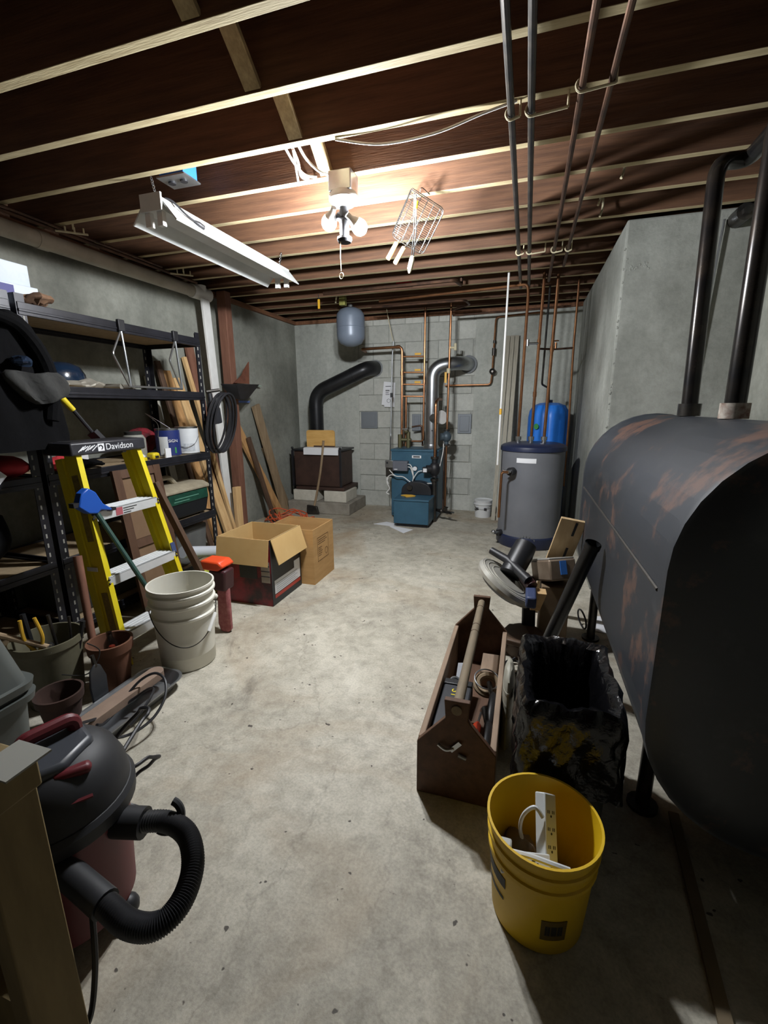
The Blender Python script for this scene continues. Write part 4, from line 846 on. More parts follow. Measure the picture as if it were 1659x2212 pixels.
for t0, t1 in ((.60, .90), (.14, .36)):
    MB().board(rail_pt(t0, False)+V((0, -.0045, 0)), rail_pt(t1, False)+V((0, -.0045, 0)), .04, .0012, (1, 0, .2)).build('rail_label', lbl, lad)
# ---- white bucket, brush
M_BKT = mat('bucket_white', 'dad8cd', .45, c2='cfccc0', scale=5)
bk = thing('white_bucket', 'tall off-white plastic bucket with wire bail before the ladder', 'bucket', (-1.57, 1.66, 0))
bc_ = (-1.57, 1.66, 0)
MB().lathe([(0, .0), (.122, .0), (.128, .006), (.138, .26), (.150, .268), (.150, .278), (.1405, .285), (.1425, .325), (.154, .333), (.154, .343), (.144, .35), (.145, .375), (.156, .382), (.156, .392), (.146, .398), (.147, .412), (.154, .414), (.154, .424), (.146, .424), (.142, .30), (.128, .02), (0, .015)], bc_, 44).build('body', M_BKT, bk, 50)
bl = [V((-1.57+.152*math.cos(a), 1.66+.152*math.sin(a), .315-.17*math.sin(PI*i/14)**1.3)) for i, a in enumerate([-2.35+PI*k/14 for k in range(15)])]
hnd = MB().tube(spline(bl, 4), .0025, 6).build('bail', M_IRON, bk)
MB().cyl(bl[10]+V((.004, -.004, 0)), bl[12]+V((.004, -.002, 0)), .009, 10).build('grip', M_WHITE, hnd)
for i in (0, 14): MB().ball(bl[i], .014, 10).build('bail_ear', M_BKT, bk)
sb = thing('snow_brush', 'blue brush head on a dark green pole standing in the bucket', 'brush', (-1.62, 1.72, .02))
MB().tube([(-1.63, 1.715, .03), (-1.945, 1.565, .80)], .012, 10).build('pole', mat('dark_green', '2c4a42', .45), sb)
M_BB = mat('brush_blue', '1b4fa8', .4)
MB().prism([(1.475, .815), (1.50, .875), (1.535, .895), (1.57, .87), (1.60, .81), (1.645, .775), (1.64, .765), (1.585, .78), (1.565, .765), (1.52, .775)], -1.957, -1.915, 'x').build('brush_head', M_BB, sb, bevel=.006)
MB().box((-1.95, 1.455, .815), (-1.92, 1.49, .835)).build('bristle_tip', M_BLACK, sb); MB().box((-1.95, 1.635, .762), (-1.92, 1.67, .776)).build('bristle_tip', M_BLACK, sb)
# ---- red dusty tool
rt = thing('hedge_trimmer', 'orange-topped tool with dusty red blade cover standing by the boxes', 'power tool', (-1.56, 1.97, 0))
MB().prism([(-1.60, .0), (-1.55, .0), (-1.535, .02), (-1.53, .28), (-1.60, .28), (-1.615, .05)], 1.95, 1.985, 'y').build('blade_cover', mat('dusty_red', '8a4a4c', .95, c2='a56a68', scale=40), rt, bevel=.012)
MB().prism([(-1.62, .26), (-1.53, .26), (-1.52, .38), (-1.63, .38)], 1.93, 2.02, 'y').build('motor_body', mat('dark_red', '3a1218', .5), rt, bevel=.012)
MB().prism([(-1.665, .375), (-1.57, .375), (-1.53, .40), (-1.56, .43), (-1.68, .43)], 1.93, 2.04, 'y').build('orange_top', mat('orange_plastic', 'd8481c', .45), rt, bevel=.01)
# ---- two cardboard boxes
M_PRINTD = mat('box_black', '1f2224', .5); M_PRINTR = mat('box_red', '7d1222', .45, c2='26090f', scale=5, lo=.42, hi=.6); M_PRINTB = mat('box_redbar', 'a33529', .5)
def open_box(t, x0, x1, y0, y1, h, mat_out, mat_in, th=.005):
    MB().box((x0, y0, 0), (x1, y1, th)).build('bottom', mat_in, t, smooth=0)
    for lo, hi in (((x0, y0, th), (x1, y0+th, h)), ((x0, y1-th, th), (x1, y1, h)), ((x0, y0+th, th), (x0+th, y1-th, h)), ((x1-th, y0+th, th), (x1, y1-th, h))):
        MB().box(lo, hi).build('side', mat_in, t, smooth=0)
bx1 = thing('cardboard_box', 'open cardboard box with red and black printed sides and folded-down flaps', 'box', (-1.67, 2.52, 0))
x0, x1, y0, y1, h = -1.865, -1.485, 2.33, 2.72, .445
open_box(bx1, x0, x1, y0, y1, h, M_CARD, M_CARDIN)
f = MB().box((x0, y0-.002, .002), (x1, y0, h)).build('red_print', M_PRINTR, bx1, smooth=0)
MB().box((x1-.07, y0-.0035, .16), (x1-.008, y0-.002, .30)).build('photo_panel', mat('photo_grey', '8f867a', .6), f)
for z in (.20, .235, .27): MB().box((x1-.07, y0-.005, z), (x1-.008, y0-.0035, z+.006)).build('photo_line', M_INK, f)
MB().box((x0+.15, y0-.0035, .18), (x0+.28, y0-.002, .28)).build('dark_panel', M_PRINTD, f)
s_ = MB().box((x1, y0, .002), (x1+.002, y1, h)).build('black_print', M_PRINTD, bx1, smooth=0)
MB().box((x1+.002, y0+.03, .075), (x1+.0035, y1-.02, .165)).build('white_panel', M_PAPER, s_); MB().box((x1+.002, y0+.03, .045), (x1+.0035, y1-.02, .068)).build('red_bar', M_PRINTB, s_); MB().box((x1+.002, y1-.10, .165), (x1+.0035, y1-.02, .215)).build('white_corner', M_PAPER, s_)
m = MB()
for q in range(5): m.box((x1+.0035, y0+.05, .085+.014*q), (x1+.0042, y1-.06-.03*(q % 2), .088+.014*q))
m.build('fine_print', mat('print_grey', '9a9ca0', .7), s_, kind='stuff')
MB().board((x0+.19, y0-.006, h), (x0+.19, y0-.035, h-.165), .38, .005, (1, 0, 0)).build('flap', M_CARDIN, bx1, smooth=0)
MB().board((x1+.006, y0+.20, h), (x1+.055, y0+.20, h-.16), .385, .005, (0, 1, 0)).build('flap', M_CARDIN, bx1, smooth=0)
bx2 = thing('cardboard_box', 'plain brown open cardboard box with a stamped certificate on its side', 'box', (-1.57, 2.92, 0))
open_box(bx2, -1.76, -1.385, 2.735, 3.08, .41, M_CARD, M_CARD)
x1 = -1.385; m = MB(); ya, yb, za, zb = 2.80, 2.985, .155, .335
for lo, hi in (((ya, za), (yb, za+.003)), ((ya, zb-.003), (yb, zb)), ((ya, za), (ya+.003, zb)), ((yb-.003, za), (yb, zb))): m.box((x1-.0005, lo[0], lo[1]), (x1+.001, hi[0], hi[1]))
for q, w in enumerate((.13, .15, .12, .0, .06, .05, .07, .06, .05)):
    if w: m.box((x1-.0005, ya+.012, zb-.022-.015*q), (x1+.001, ya+.012+w, zb-.018-.015*q))
m.torus((x1+.0003, yb-.038, za+.05), .024, .0018, (1, 0, 0), 20, 4)
m.build('certificate_stamp', mat('stamp_ink', '5c3f22', .8), bx2, kind='stuff')
# ---- orange extension cord coil
rnd = random.Random(3); ec = MB(); pts = []
for k in range(60):
    a = k*.62; R = .17+.06*math.sin(k*.37)+rnd.uniform(-.02, .02)
    pts.append((-2.40+R*1.2*math.cos(a)+.04*math.sin(k*.21), 4.22+R*.85*math.sin(a), .03+.09*abs(math.sin(k*.45))*rnd.uniform(.3, 1.4)))
tag(ec.tube(spline(pts, 4), .0065, 6).build('extension_cord', mat('orange_cord', 'c2552f', .55)), 'tangled coil of orange extension cord on the floor behind the boxes', 'cord')
# ---- lumber leaning on the left wall
LB = [((-2.72, 4.58, 0), (-2.835, 3.98, 1.09), .095, .035, M_WOOD, 'tan plank leaning on the wall right beside the timber post'),
      ((-2.74, 4.72, 0), (-2.83, 4.36, 1.28), .125, .03, M_WOODG, 'wide knotty grey plank leaning below the black wall tray'),
      ((-2.80, 4.90, 0), (-2.845, 4.50, .82), .085, .03, M_WOODG, 'short brown plank leaning nearest the stove corner'),
      ((-2.58, 3.56, 0), (-2.60, 3.59, .52), .085, .038, M_WOODP, 'short pale stub of timber standing before the post'),
      ((-2.64, 4.30, 0), (-2.775, 4.10, .95), .05, .03, mat('dark_wood', '', .5), 'narrow dark plank between the post and the tan plank'),
      ((-2.55, 3.12, 0), (-2.83, 3.02, 1.62), .05, .022, mat('dark_wood', '', .5), 'slim dark board behind the shelving, touching its end'),
      ((-2.52, 3.20, 0), (-2.84, 3.10, 1.55), .10, .03, M_WOOD, 'broad tan board leaning behind the shelving end'),
      ((-2.50, 3.34, 0), (-2.84, 3.22, 1.50), .09, .03, M_WOODP, 'pale clean board leaning behind the shelving end'),
      ((-2.52, 3.44, 0), (-2.84, 3.34, 1.68), .035, .03, M_WOODP, 'thin pale stick leaning between boards and white trim'),
      ((-2.60, 3.46, 0), (-2.845, 3.42, 1.78), .09, .025, M_WOODR, 'red-brown board leaning close to the white trim board'),
      ((-2.66, 2.98, 0), (-2.845, 2.93, 1.50), .07, .03, mat('lumber_white', 'a9a598', .7, c2='8f8b80', scale=4, stretch=(8, 8, 1)), 'whitewashed board leaning behind the shelving corner post')]
for a, b_, w, t_, m_, l in LB:
    tag(MB().board(a, b_, w, t_, (0, 1, 0)).build('leaning_board', m_, bevel=.002), l, 'board', 'boards leaning on the left wall')
# ---- black cable coil hung on the shelving corner
cc = thing('cable_coil', 'thick coil of black cable hung on the end of the shelving', 'cable coil', (-2.24, 3.05, .98))
for k in range(7):
    r1 = rnd.uniform(.10, .15); o = rnd.uniform(-.02, .02)
    pts = [V((-2.25+.05*math.cos(a)+o, 2.93+r1*.9+r1*math.sin(a)*1.0-.10+.03*k*.5, 1.36-(.17+r1*.4)*(1-math.cos(a))/1.0)) for a in [2*PI*j/14 for j in range(14)]]
    MB().tube(spline(pts, 3, True), .0085, 7, closed=True).build('loop', M_BLACK, cc)
MB().tube([(-2.29, 2.89, 1.37), (-2.24, 2.98, 1.385)], .012, 8).build('hook', M_IRON, cc)
pw = thing('black_work_lamp', 'black clamp lamp hanging from the corner post of the shelving', 'lamp', (-2.28, 2.92, 1.1))
MB().tube([(-2.27, 2.92, 1.30), (-2.27, 2.93, 1.24), (-2.27, 2.95, 1.14)], [.03, .05, .045], 14).build('shade', mat('smoke_black', '26262a', .3), pw); MB().tube([(-2.275, 2.91, 1.36), (-2.272, 2.915, 1.29)], .018, 10).build('clamp', M_BLACK, pw)
# ---- black tray with rusty plate on the wall
tr = thing('wall_tray', 'black sheet-metal tray with a rusty plate fixed to the timber post', 'tray', (-2.62, 3.83, 1.33))
MB().hexa([(-2.68, 3.74, 1.34), (-2.60, 3.76, 1.33), (-2.60, 3.88, 1.33), (-2.68, 3.90, 1.34), (-2.705, 3.62, 1.47), (-2.52, 3.60, 1.46), (-2.52, 3.98, 1.475), (-2.705, 4.06, 1.485)]).build('tray_body', M_BLACKM, tr, bevel=.004)
MB().prism([(3.80, 1.485), (4.05, 1.485), (4.07, 1.70), (3.97, 1.61), (3.93, 1.56)], -2.69, -2.68, 'x').build('rusty_plate', M_RUST, tr)
tag(MB().box((-2.87, 4.20, 1.482), (-2.80, 4.46, 1.49)).build('glass_strip', mat('pale_glass', 'a9c2b4', .2)), 'narrow pale green glass shelf on the wall beside black tray', 'glass shelf')
tag(MB().box((-2.869, 4.0, 1.305), (-2.83, 4.26, 1.325)).build('blue_tape_strip', mat('tape_blue', '5f79b8', .6)), 'blue strip on the wall just under the black tray', 'tape')

# ================================================================== right side
# ---- oil tank
M_TANK = mat('tank_black', '1b1f25', .5, .0, c2='262b33', scale=3, stretch=(1, .3, 1), bump=.08, bscale=14, spec=.85)
def add_rust(m, col, scale, lo, hi, st=(1, 1, 1)):
    nt = m.node_tree; N = nt.nodes; L = nt.links; b = N['Principled BSDF']; src = b.inputs['Base Color'].links[0].from_socket
    tc = N.new('ShaderNodeTexCoord'); mp = N.new('ShaderNodeMapping'); mp.inputs['Scale'].default_value = st; L.new(tc.outputs['Object'], mp.inputs['Vector'])
    n = N.new('ShaderNodeTexNoise'); n.inputs['Scale'].default_value = scale; n.inputs['Detail'].default_value = 9; n.inputs['Roughness'].default_value = .68; L.new(mp.outputs[0], n.inputs['Vector'])
    r = N.new('ShaderNodeValToRGB'); r.color_ramp.elements[0].position = lo; r.color_ramp.elements[1].position = hi; L.new(n.outputs['Fac'], r.inputs[0])
    x = N.new('ShaderNodeMix'); x.data_type = 'RGBA'; L.new(r.outputs[0], x.inputs[0]); L.new(src, x.inputs[6]); x.inputs[7].default_value = lin(col); L.new(x.outputs[2], b.inputs['Base Color'])
add_rust(M_TANK, '5e4439', 3.6, .55, .63); add_rust(M_TANK, '3a3c40', 7, .55, .75, (1, .4, 1))
tk = thing('oil_tank', 'big black steel oil tank on pipe legs along the right wall', 'oil tank', (.651, 1.93, 0))
def obround(inset, n=18):
    r = .325-inset; c = .651; o = []
    for i in range(n+1): a = PI*i/n; o.append((c+r*math.cos(a), .884+r*math.sin(a)))
    for i in range(n+1): a = PI+PI*i/n; o.append((c+r*math.cos(a), .495+r*math.sin(a)))
    return o
secs = [(1.075, .12), (1.085, .03), (1.10, .012), (1.10, 0), (1.15, 0), (1.155, .004), (2.66, .004), (2.665, 0), (2.72, 0), (2.74, .02), (2.765, .06), (2.785, .15)]
vs = []; fs = []; n = len(obround(0))
for y, ins in secs: vs += [(x, y, z) for x, z in obround(ins)]
for i in range(len(secs)-1):
    for k in range(n): k2 = (k+1) % n; fs.append((i*n+k, i*n+k2, (i+1)*n+k2, (i+1)*n+k))
fs.append(tuple(range(n-1, -1, -1))); fs.append(tuple((len(secs)-1)*n+k for k in range(n)))
shell = MB().add(vs, fs).build('shell', M_TANK, tk, 50)
MB().tube([(.329, 1.16, .815), (.329, 2.66, .81)], .005, 7).build('weld_seam', mat('weld', '4b4844', .5, .5), shell)
for i, (y, x) in enumerate(((1.37, .43), (2.47, .41), (1.37, .87), (2.47, .89))):
    lg = MB().cyl((x, y, 0), (x, y, .33), .022, 14).build('leg', M_IRON, tk)
    MB().cyl((x, y, 0), (x, y, .012), .045, 14).build('foot_flange', M_IRON, lg)
# ---- filler and vent pipes
def tp(name, label, pts, fitm, y):
    t = thing(name, label, 'pipe', V(pts[0]), None)
    MB().tube(bend(pts, .07, 6), .0305, 18).build('tube', mat('pipe_black_gloss', '232325', .25, .6, c2='3a3530', scale=10), t)
    p = V(pts[0]); MB().tube([p, p+V((0, 0, .05))], .042, 12).build('collar', fitm, t); return t
t = tp('tank_pipe', 'thick black pipe rising from the oil tank and turning under the joists', [(.651, 2.22, 1.205), (.66, 2.34, 2.19), (.78, 2.40, 2.20), (.78, .2, 2.215)], M_IRON, 0)
t2 = tp('tank_pipe', 'thick black pipe rising from a rusty white collar on the tank', [(.651, 1.78, 1.205), (.66, 1.83, 2.11), (.88, 1.86, 2.115), (1.12, 1.86, 2.115)], mat('flaky_white', 'b9b2a6', .8, c2='6b4636', scale=22), 0)
o = thing('wall_sleeve', 'dark iron pipe cap sticking out of the concrete wall top', 'pipe cap', (1.04, 3.12, 2.2)); MB().cyl((1.03, 3.199, 2.235), (1.03, 3.08, 2.235), .042, 16).build('cap', M_IRON, o); MB().cyl((1.03, 3.08, 2.235), (1.03, 3.05, 2.235), .022, 6).build('square_head', M_IRON, o)
tag(MB().tube([(.97, 3.185, 2.24), (.93, 3.185, 1.25), (.92, 3.185, .4)], .006, 7).build('wall_cable', M_GALV), 'thin grey cable running down the concrete face behind tank', 'cable')
# ---- things under the tank
tag(MB().prism([(.43, 2.57), (.52, 2.55), (.55, 2.78), (.44, 2.76)], .001, .004, 'z').build('paper_sheet', M_PAPER), 'white paper sheet lying on the floor under the oil tank', 'paper')
tag(MB().board((.515, 1.36, .006), (.445, .55, .006), .028, .01, (1, 0, 0)).build('wood_lath', mat('lath', '6a5c49', .8, c2='77684f', scale=5)), 'thin dusty wood lath on the floor before the tank leg', 'lath')
tag(MB().torus((.375, 2.58, .06), .055, .005, (1, .3, .2), 24, 6).build('hose_ring', M_BLACK), 'small black hose ring leaning at the rear tank leg', 'hose')
# ---- wooden tool tote
M_TOTE = mat('tote_wood', '4b3322', .7, c2='5e422e', scale=5, stretch=(6, 1, 6)); M_TOTEE = mat('tote_wood_worn', '84705e', .8, c2='98826d', scale=6, stretch=(6, 1, 6)); M_DOWEL = mat('dowel', '6f6352', .75, c2='80725c', scale=6, stretch=(6, 1, 6))
tt = thing('tool_tote', 'old wooden carpenter tool tote with a dowel handle', 'tool tote', (-.15, 1.63, 0))
X0, X1, Y0, Y1 = -.275, -.025, 1.215, 2.05
def endpanel(y): return MB().prism([(X0, 0), (X1, 0), (X1, .195), (-.115, .30), (-.11, .365), (-.19, .365), (-.185, .30), (X0, .195)], y, y+.02, 'y').build('end_panel', M_TOTE, tt, bevel=.003)
e1 = endpanel(Y0); e2 = endpanel(Y1-.02)
MB().box((X0+.012, Y0+.02, 0), (X1-.012, Y1-.02, .014)).build('bottom_board', M_TOTE, tt)
for x in (X0, X1-.02): MB().box((x, Y0+.02, .0), (x+.02, Y1-.02, .20)).build('side_board', M_TOTEE, tt, bevel=.003)
hd = MB().tube([(-.15, Y0-.004, .335), (-.15, Y1+.004, .335)], .0165, 14).build('dowel_handle', M_DOWEL, tt)
for y in (1.72, 1.78, 1.96): MB().torus((-.15, y, .335), .0165, .0015, (0, 1, 0), 16, 5).build('turned_ring', M_TOTE, hd)
lt = MB().tube(spline([(-.205, Y0-.008, .205), (-.18, Y0-.013, .195), (-.155, Y0-.008, .20)]), .005, 7).build('metal_hasp', M_STEEL, e1); MB().board((-.165, Y0-.006, .19), (-.135, Y0-.006, .225), .014, .005, (1, 0, -.4)).build('hasp_leaf', M_STEEL, e1); MB().cyl((-.14, Y0-.008, .18), (-.115, Y0-.008, .172), .006, 8).build('hasp_pin', M_STEEL, e1)
# tools in the tote
tg = mat('tool_black', '17181b', .45)
bx = thing('socket_case', 'flat black tool case with yellow lettering inside the wooden tote', 'tool case', (-.205, 1.45, .09))
MB().box((-.248, 1.27, .11), (-.14, 1.60, .172)).build('case', mat('case_charcoal', '2a2c31', .5), bx, bevel=.006); MB().box((-.25, 1.58, .11), (-.138, 1.615, .178)).build('case_edge', tg, bx, bevel=.004)
lettering('lettering', 'ST', .05, mat('yellow_plastic', '', .5), bx, (-.197, 1.53, .1725), (0, -1, 0), (1, 0, 0)); MB().box((-.148, 1.44, .1718), (-.141, 1.50, .1726)).build('yellow_mark', MATS['yellow_plastic'], bx)
sd = thing('orange_screwdriver', 'screwdriver with an orange handle standing in the wooden tote', 'screwdriver', (-.095, 1.33, .05)); MB().tube([(-.10, 1.27, .15), (-.10, 1.28, .16), (-.098, 1.38, .165), (-.098, 1.40, .16)], [.008, .013, .014, .007], 12).build('handle', mat('orange_red', 'd2421f', .4), sd); MB().cyl((-.098, 1.39, .16), (-.095, 1.50, .13), .004, 8).build('shaft', M_STEEL, sd)
for i, (x, y, l) in enumerate(((-.065, 1.30, 'black-handled pliers in the tote beside the orange screwdriver'), (-.06, 1.47, 'black grip of a tool lying deep in the wooden tote'))):
    o = thing('hand_tool', l, 'hand tool', (x, y, .05)); MB().tube([(x, y-.04, .13), (x, y, .15), (x+.004, y+.10, .155), (x, y+.16, .13)], [.011, .017, .016, .009], 10).build('grip', tg, o); MB().tube([(x-.005, y+.14, .135), (x-.02, y+.24, .12)], [.008, .012], 8).build('jaw', M_IRON, o)
tw = thing('tape_roll', 'coil of grey wire around a dusty tape roll in the tote', 'roll', (-.085, 1.72, .05)); MB().torus((-.085, 1.70, .12), .045, .016, (0, -.4, 1), 26, 10).build('tape', mat('tape_tan', '8f7c62', .8), tw); MB().torus((-.09, 1.70, .145), .05, .003, (0.1, -.3, 1), 24, 6).build('wire', M_GALV, tw)
tag(MB().board((-.19, 1.62, .10), (-.195, 1.78, .15), .05, .012, (1, 0, .2)).build('grey_block', mat('grey_block', '8d8f94', .7)), 'flat grey sharpening stone in the wooden tote', 'stone')
tag(MB().torus((-.215, 1.66, .13), .02, .007, (.3, -.6, .7), 18, 8, 0, 5).build('hook_spring', M_GALV), 'curled grey metal hook among the tools in the tote', 'hook')
tag(MB().box((-.13, 1.84, .015), (-.05, 2.0, .09)).build('wood_offcut', M_TOTEE, bevel=.003), 'small wood offcut at the far end of the tote', 'wood block')
# ---- trash bin with black liner
M_LINER = mat('bin_liner', '08080a', .2, bump=.5, bscale=30, c2='101012', scale=5)
tn = thing('trash_bin', 'grey trash bin lined with a shiny black plastic bag', 'trash bin', (.185, 1.34, 0))
def rr(hx, hy, r, n=6):
    o = []
    for sx, sy, a in ((1, 1, 0), (-1, 1, PI/2), (-1, -1, PI), (1, -1, 1.5*PI)):
        o += [(sx*(hx-r)+r*math.cos(a+PI/2*i/n), sy*(hy-r)+r*math.sin(a+PI/2*i/n)) for i in range(n+1)]
    out = []
    for i, p in enumerate(o):      # points along the straight sides too
        q = o[(i+1) % len(o)]; out.append(p)
        if i % (n+1) == n: out += [(p[0]+(q[0]-p[0])*j/(2*n), p[1]+(q[1]-p[1])*j/(2*n)) for j in range(1, 2*n)]
    return out
def loft(secs, c, n=6, wob=0, sd=1):
    rd = random.Random(sd); vs = []; fs = []; m = None
    for hx, hy, r, z in secs:
        L = rr(hx, hy, r, n); m = len(L); cx = sum(1 for _ in L)
        for k, (x, y) in enumerate(L):
            ka = 2*PI*k/m; w = wob*(math.sin(9*ka+z*31)+math.sin(17*ka-z*43+1)+.6*math.sin(31*ka+z*70)); l = math.hypot(x, y)
            vs.append((c[0]+x+x/l*w, c[1]+y+y/l*w, c[2]+z+wob*1.2*math.sin(7*ka+2*z)))
    for i in range(len(secs)-1):
        for k in range(m): k2 = (k+1) % m; fs.append((i*m+k, i*m+k2, (i+1)*m+k2, (i+1)*m+k))
    fs.append(tuple((len(secs)-1)*m+k for k in range(m)))
    return MB().add(vs, fs)
M_BIN = mat('bin_plastic', '4a4d44', .55, c2='555850', scale=5)
loft([(.0, .0, .0, 0.0)]*0+[(.108, .168, .03, .0), (.118, .185, .035, .43), (.120, .187, .035, .43), (.120, .187, .035, .44), (.114, .18, .03, .44), (.102, .16, .03, .02)], (.168, 1.34, 0)).build('bin_body', M_BIN, tn, 40)
ln = loft([(.147, .217, .04, .20), (.144, .214, .04, .235), (.146, .216, .04, .28), (.141, .211, .04, .31), (.143, .213, .04, .34), (.139, .209, .04, .37), (.141, .211, .04, .40), (.137, .207, .04, .448), (.126, .196, .04, .462), (.103, .17, .04, .45), (.092, .155, .04, .38), (.085, .145, .04, .25), (.07, .12, .04, .12)], (.168, 1.34, 0), 10, .0042, 6).build('liner_bag', M_LINER, tn, 60)
jg = thing('plastic_jug', 'pale plastic jug squeezed between tool tote and trash bin', 'jug', (.005, 1.55, 0))
MB().lathe([(0, 0), (.085, 0), (.09, .02), (.09, .23), (.08, .28), (.05, .305), (0, .315)], (-.002, 1.57, 0), 22, .24, 1.0).build('body', mat('jug_pale', '9d9a8c', .5, c2='aaa799', scale=8), jg)
for k in range(4): MB().lathe([(.0905, .08+.05*k), (.0925, .086+.05*k), (.0905, .092+.05*k)], (-.002, 1.57, 0), 22, .24, 1.0).build('rib', MATS['jug_pale'], jg)
# ---- black tube leaning on the tank
bt_ = thing('black_tube', 'black vacuum tube leaning diagonally against the oil tank', 'tube', (.10, 2.06, 0))
a, b_ = V((.115, 2.045, .02)), V((.286, 1.875, .715)); MB().tube([a, b_], .029, 18, False).tube([b_, a+(b_-a)*.9], .025, 18, False).build('tube', mat('tube_black', '1a1b1d', .35), bt_)
MB().tube([b_-(b_-a)*.03, b_], .032, 18, False).build('end_collar', MATS['tube_black'], bt_)
# ---- mitre saw pile
sw = thing('mitre_saw', 'black and silver mitre saw with clear blade guard behind the tote', 'mitre saw', (.04, 2.33, 0))
M_GUARD = mat('guard_silver', 'a9a69c', .3, .3, c2='c4c1b7', scale=6)
wb_ = mat('saw_base_brown', '4f3d2d', .6, c2='5e4937', scale=6)
MB().lathe([(.115, 0), (.125, .02), (.125, .07), (.11, .085), (0, .085)], (.06, 2.26, 0), 24, .9, 1.1).build('turntable_base', wb_, sw)
MB().prism([(-.06, 2.20), (-.03, 2.12), (.04, 2.10), (.10, 2.16), (.06, 2.30), (-.02, 2.30)], .085, .115, 'z').build('mitre_plate', wb_, sw, bevel=.006)
MB().tube([(-.055, 2.19, .06), (-.055, 2.16, .06)], .034, 14).build('lock_knob', wb_, sw)
MB().board((.08, 2.38, .06), (.07, 2.44, .34), .07, .06, (1, 0, 0)).build('pivot_arm', M_BLACK, sw, bevel=.01)
gn = V((.56, .03, .80)).normalized(); gc_ = V((-.05, 2.30, .345))
MB().tube([gc_-gn*.02, gc_+gn*.0, gc_+gn*.02], [.165, .172, .165], 36).build('blade_guard', M_GUARD, sw, 30)
for r_ in (.10, .13, .155): MB().torus(gc_+gn*.0205, r_, .003, gn, 30, 6).build('guard_ridge', M_GUARD, sw)
MB().tube([gc_-gn*.045, gc_-gn*.02], [.12, .15], 26).build('lower_guard', M_BLACK, sw)
MB().tube([V((-.14, 2.42, .475)), V((-.05, 2.36, .45)), V((.06, 2.24, .39))], [.02, .022, .026], 12).build('handle_bar', M_BLACK, sw)
mo = MB().tube([V((-.03, 2.33, .38)), V((.02, 2.42, .47)), V((.04, 2.46, .51))], [.06, .062, .058], 20).build('motor', tg, sw, 40)
for k in range(7):
    a = -1.0+k*.33; p = V((.04, 2.46, .51)); MB().cyl(p+V((.05*math.sin(a), .02, .045*math.cos(a))), p+V((.05*math.sin(a), -.03, .045*math.cos(a)+.006)), .003, 6).build('cooling_fin', M_STEEL, mo)
MB().box((.05, 2.10, .30), (.10, 2.28, .36)).build('blue_motor_cover', mat('slate_blue', '3a4566', .5), sw, bevel=.01)
MB().tube([V((.04, 2.30, .385)), V((.08, 2.24, .36))], .03, 14).build('dark_red_collar', mat('dark_red', '', .5), sw)
MB().tube(spline([(.02, 2.10, .03), (-.03, 2.04, .012), (.0, 1.99, .01), (.06, 2.02, .012), (.05, 2.09, .012), (-.01, 2.09, .015), (-.03, 2.04, .02)]), .005, 7).build('power_cord', M_BLACK, sw)
pbx = thing('metal_case', 'silver and brown metal box with blue sticker beside the mitre saw', 'metal box', (.2, 2.48, 0))
MB(Matrix.Translation((.185, 2.40, .405)) @ Matrix.Rotation(.5, 4, 'Z') @ Matrix.Rotation(-.35, 4, 'X')).cbox((0, 0, 0), (.15, .19, .11)).build('case', mat('case_bronze', '7b6a58', .4, .3, c2='998876', scale=6), pbx, bevel=.01)
MB(Matrix.Translation((.185, 2.40, .405)) @ Matrix.Rotation(.5, 4, 'Z') @ Matrix.Rotation(-.35, 4, 'X')).cbox((.0, .0, .058), (.14, .18, .008)).build('lid', mat('lid_pale', 'b9b6ae', .4, .3), pbx, bevel=.002)
MB(Matrix.Translation((.185, 2.40, .405)) @ Matrix.Rotation(.5, 4, 'Z') @ Matrix.Rotation(-.35, 4, 'X')).cbox((.0, -.097, .01), (.035, .004, .07)).build('blue_sticker', mat('sticker_blue', '3d7bd0', .5), pbx)
tag(MB().box((.13, 2.32, 0), (.27, 2.52, .335)).build('wood_crate', mat('crate_wood', '6d5a43', .8, c2='7d6950', scale=5), bevel=.004), 'rough wooden crate under the silver metal box', 'crate')
fb = mat('plank_pale', 'b59a72', .75, c2='c4aa82', scale=4, stretch=(7, 7, 1))
pp = thing('slotted_board', 'pale board with two slots leaning on the far end of tank', 'board', (.24, 2.6, 0)); MB().board((.14, 2.74, .0), (.275, 2.50, .66), .13, .018, (1, .1, -.2)).build('board', fb, pp, bevel=.002)
for t in (.62, .86):
    p = V((.14, 2.74, 0))+(V((.275, 2.50, .66))-V((.14, 2.74, 0)))*t+V((.02, -.0085, -.006)); MB().board(p, p+V((.016, -.029, .08)), .012, .004, (1, .15, 0)).build('slot', M_BLACK, pp)
tag(MB().board((.10, 2.30, .22), (.125, 2.24, .34), .05, .035, (1, .2, 0)).build('white_offcut', M_WOODP), 'small pale wood offcut standing beside the saw arm', 'wood block')
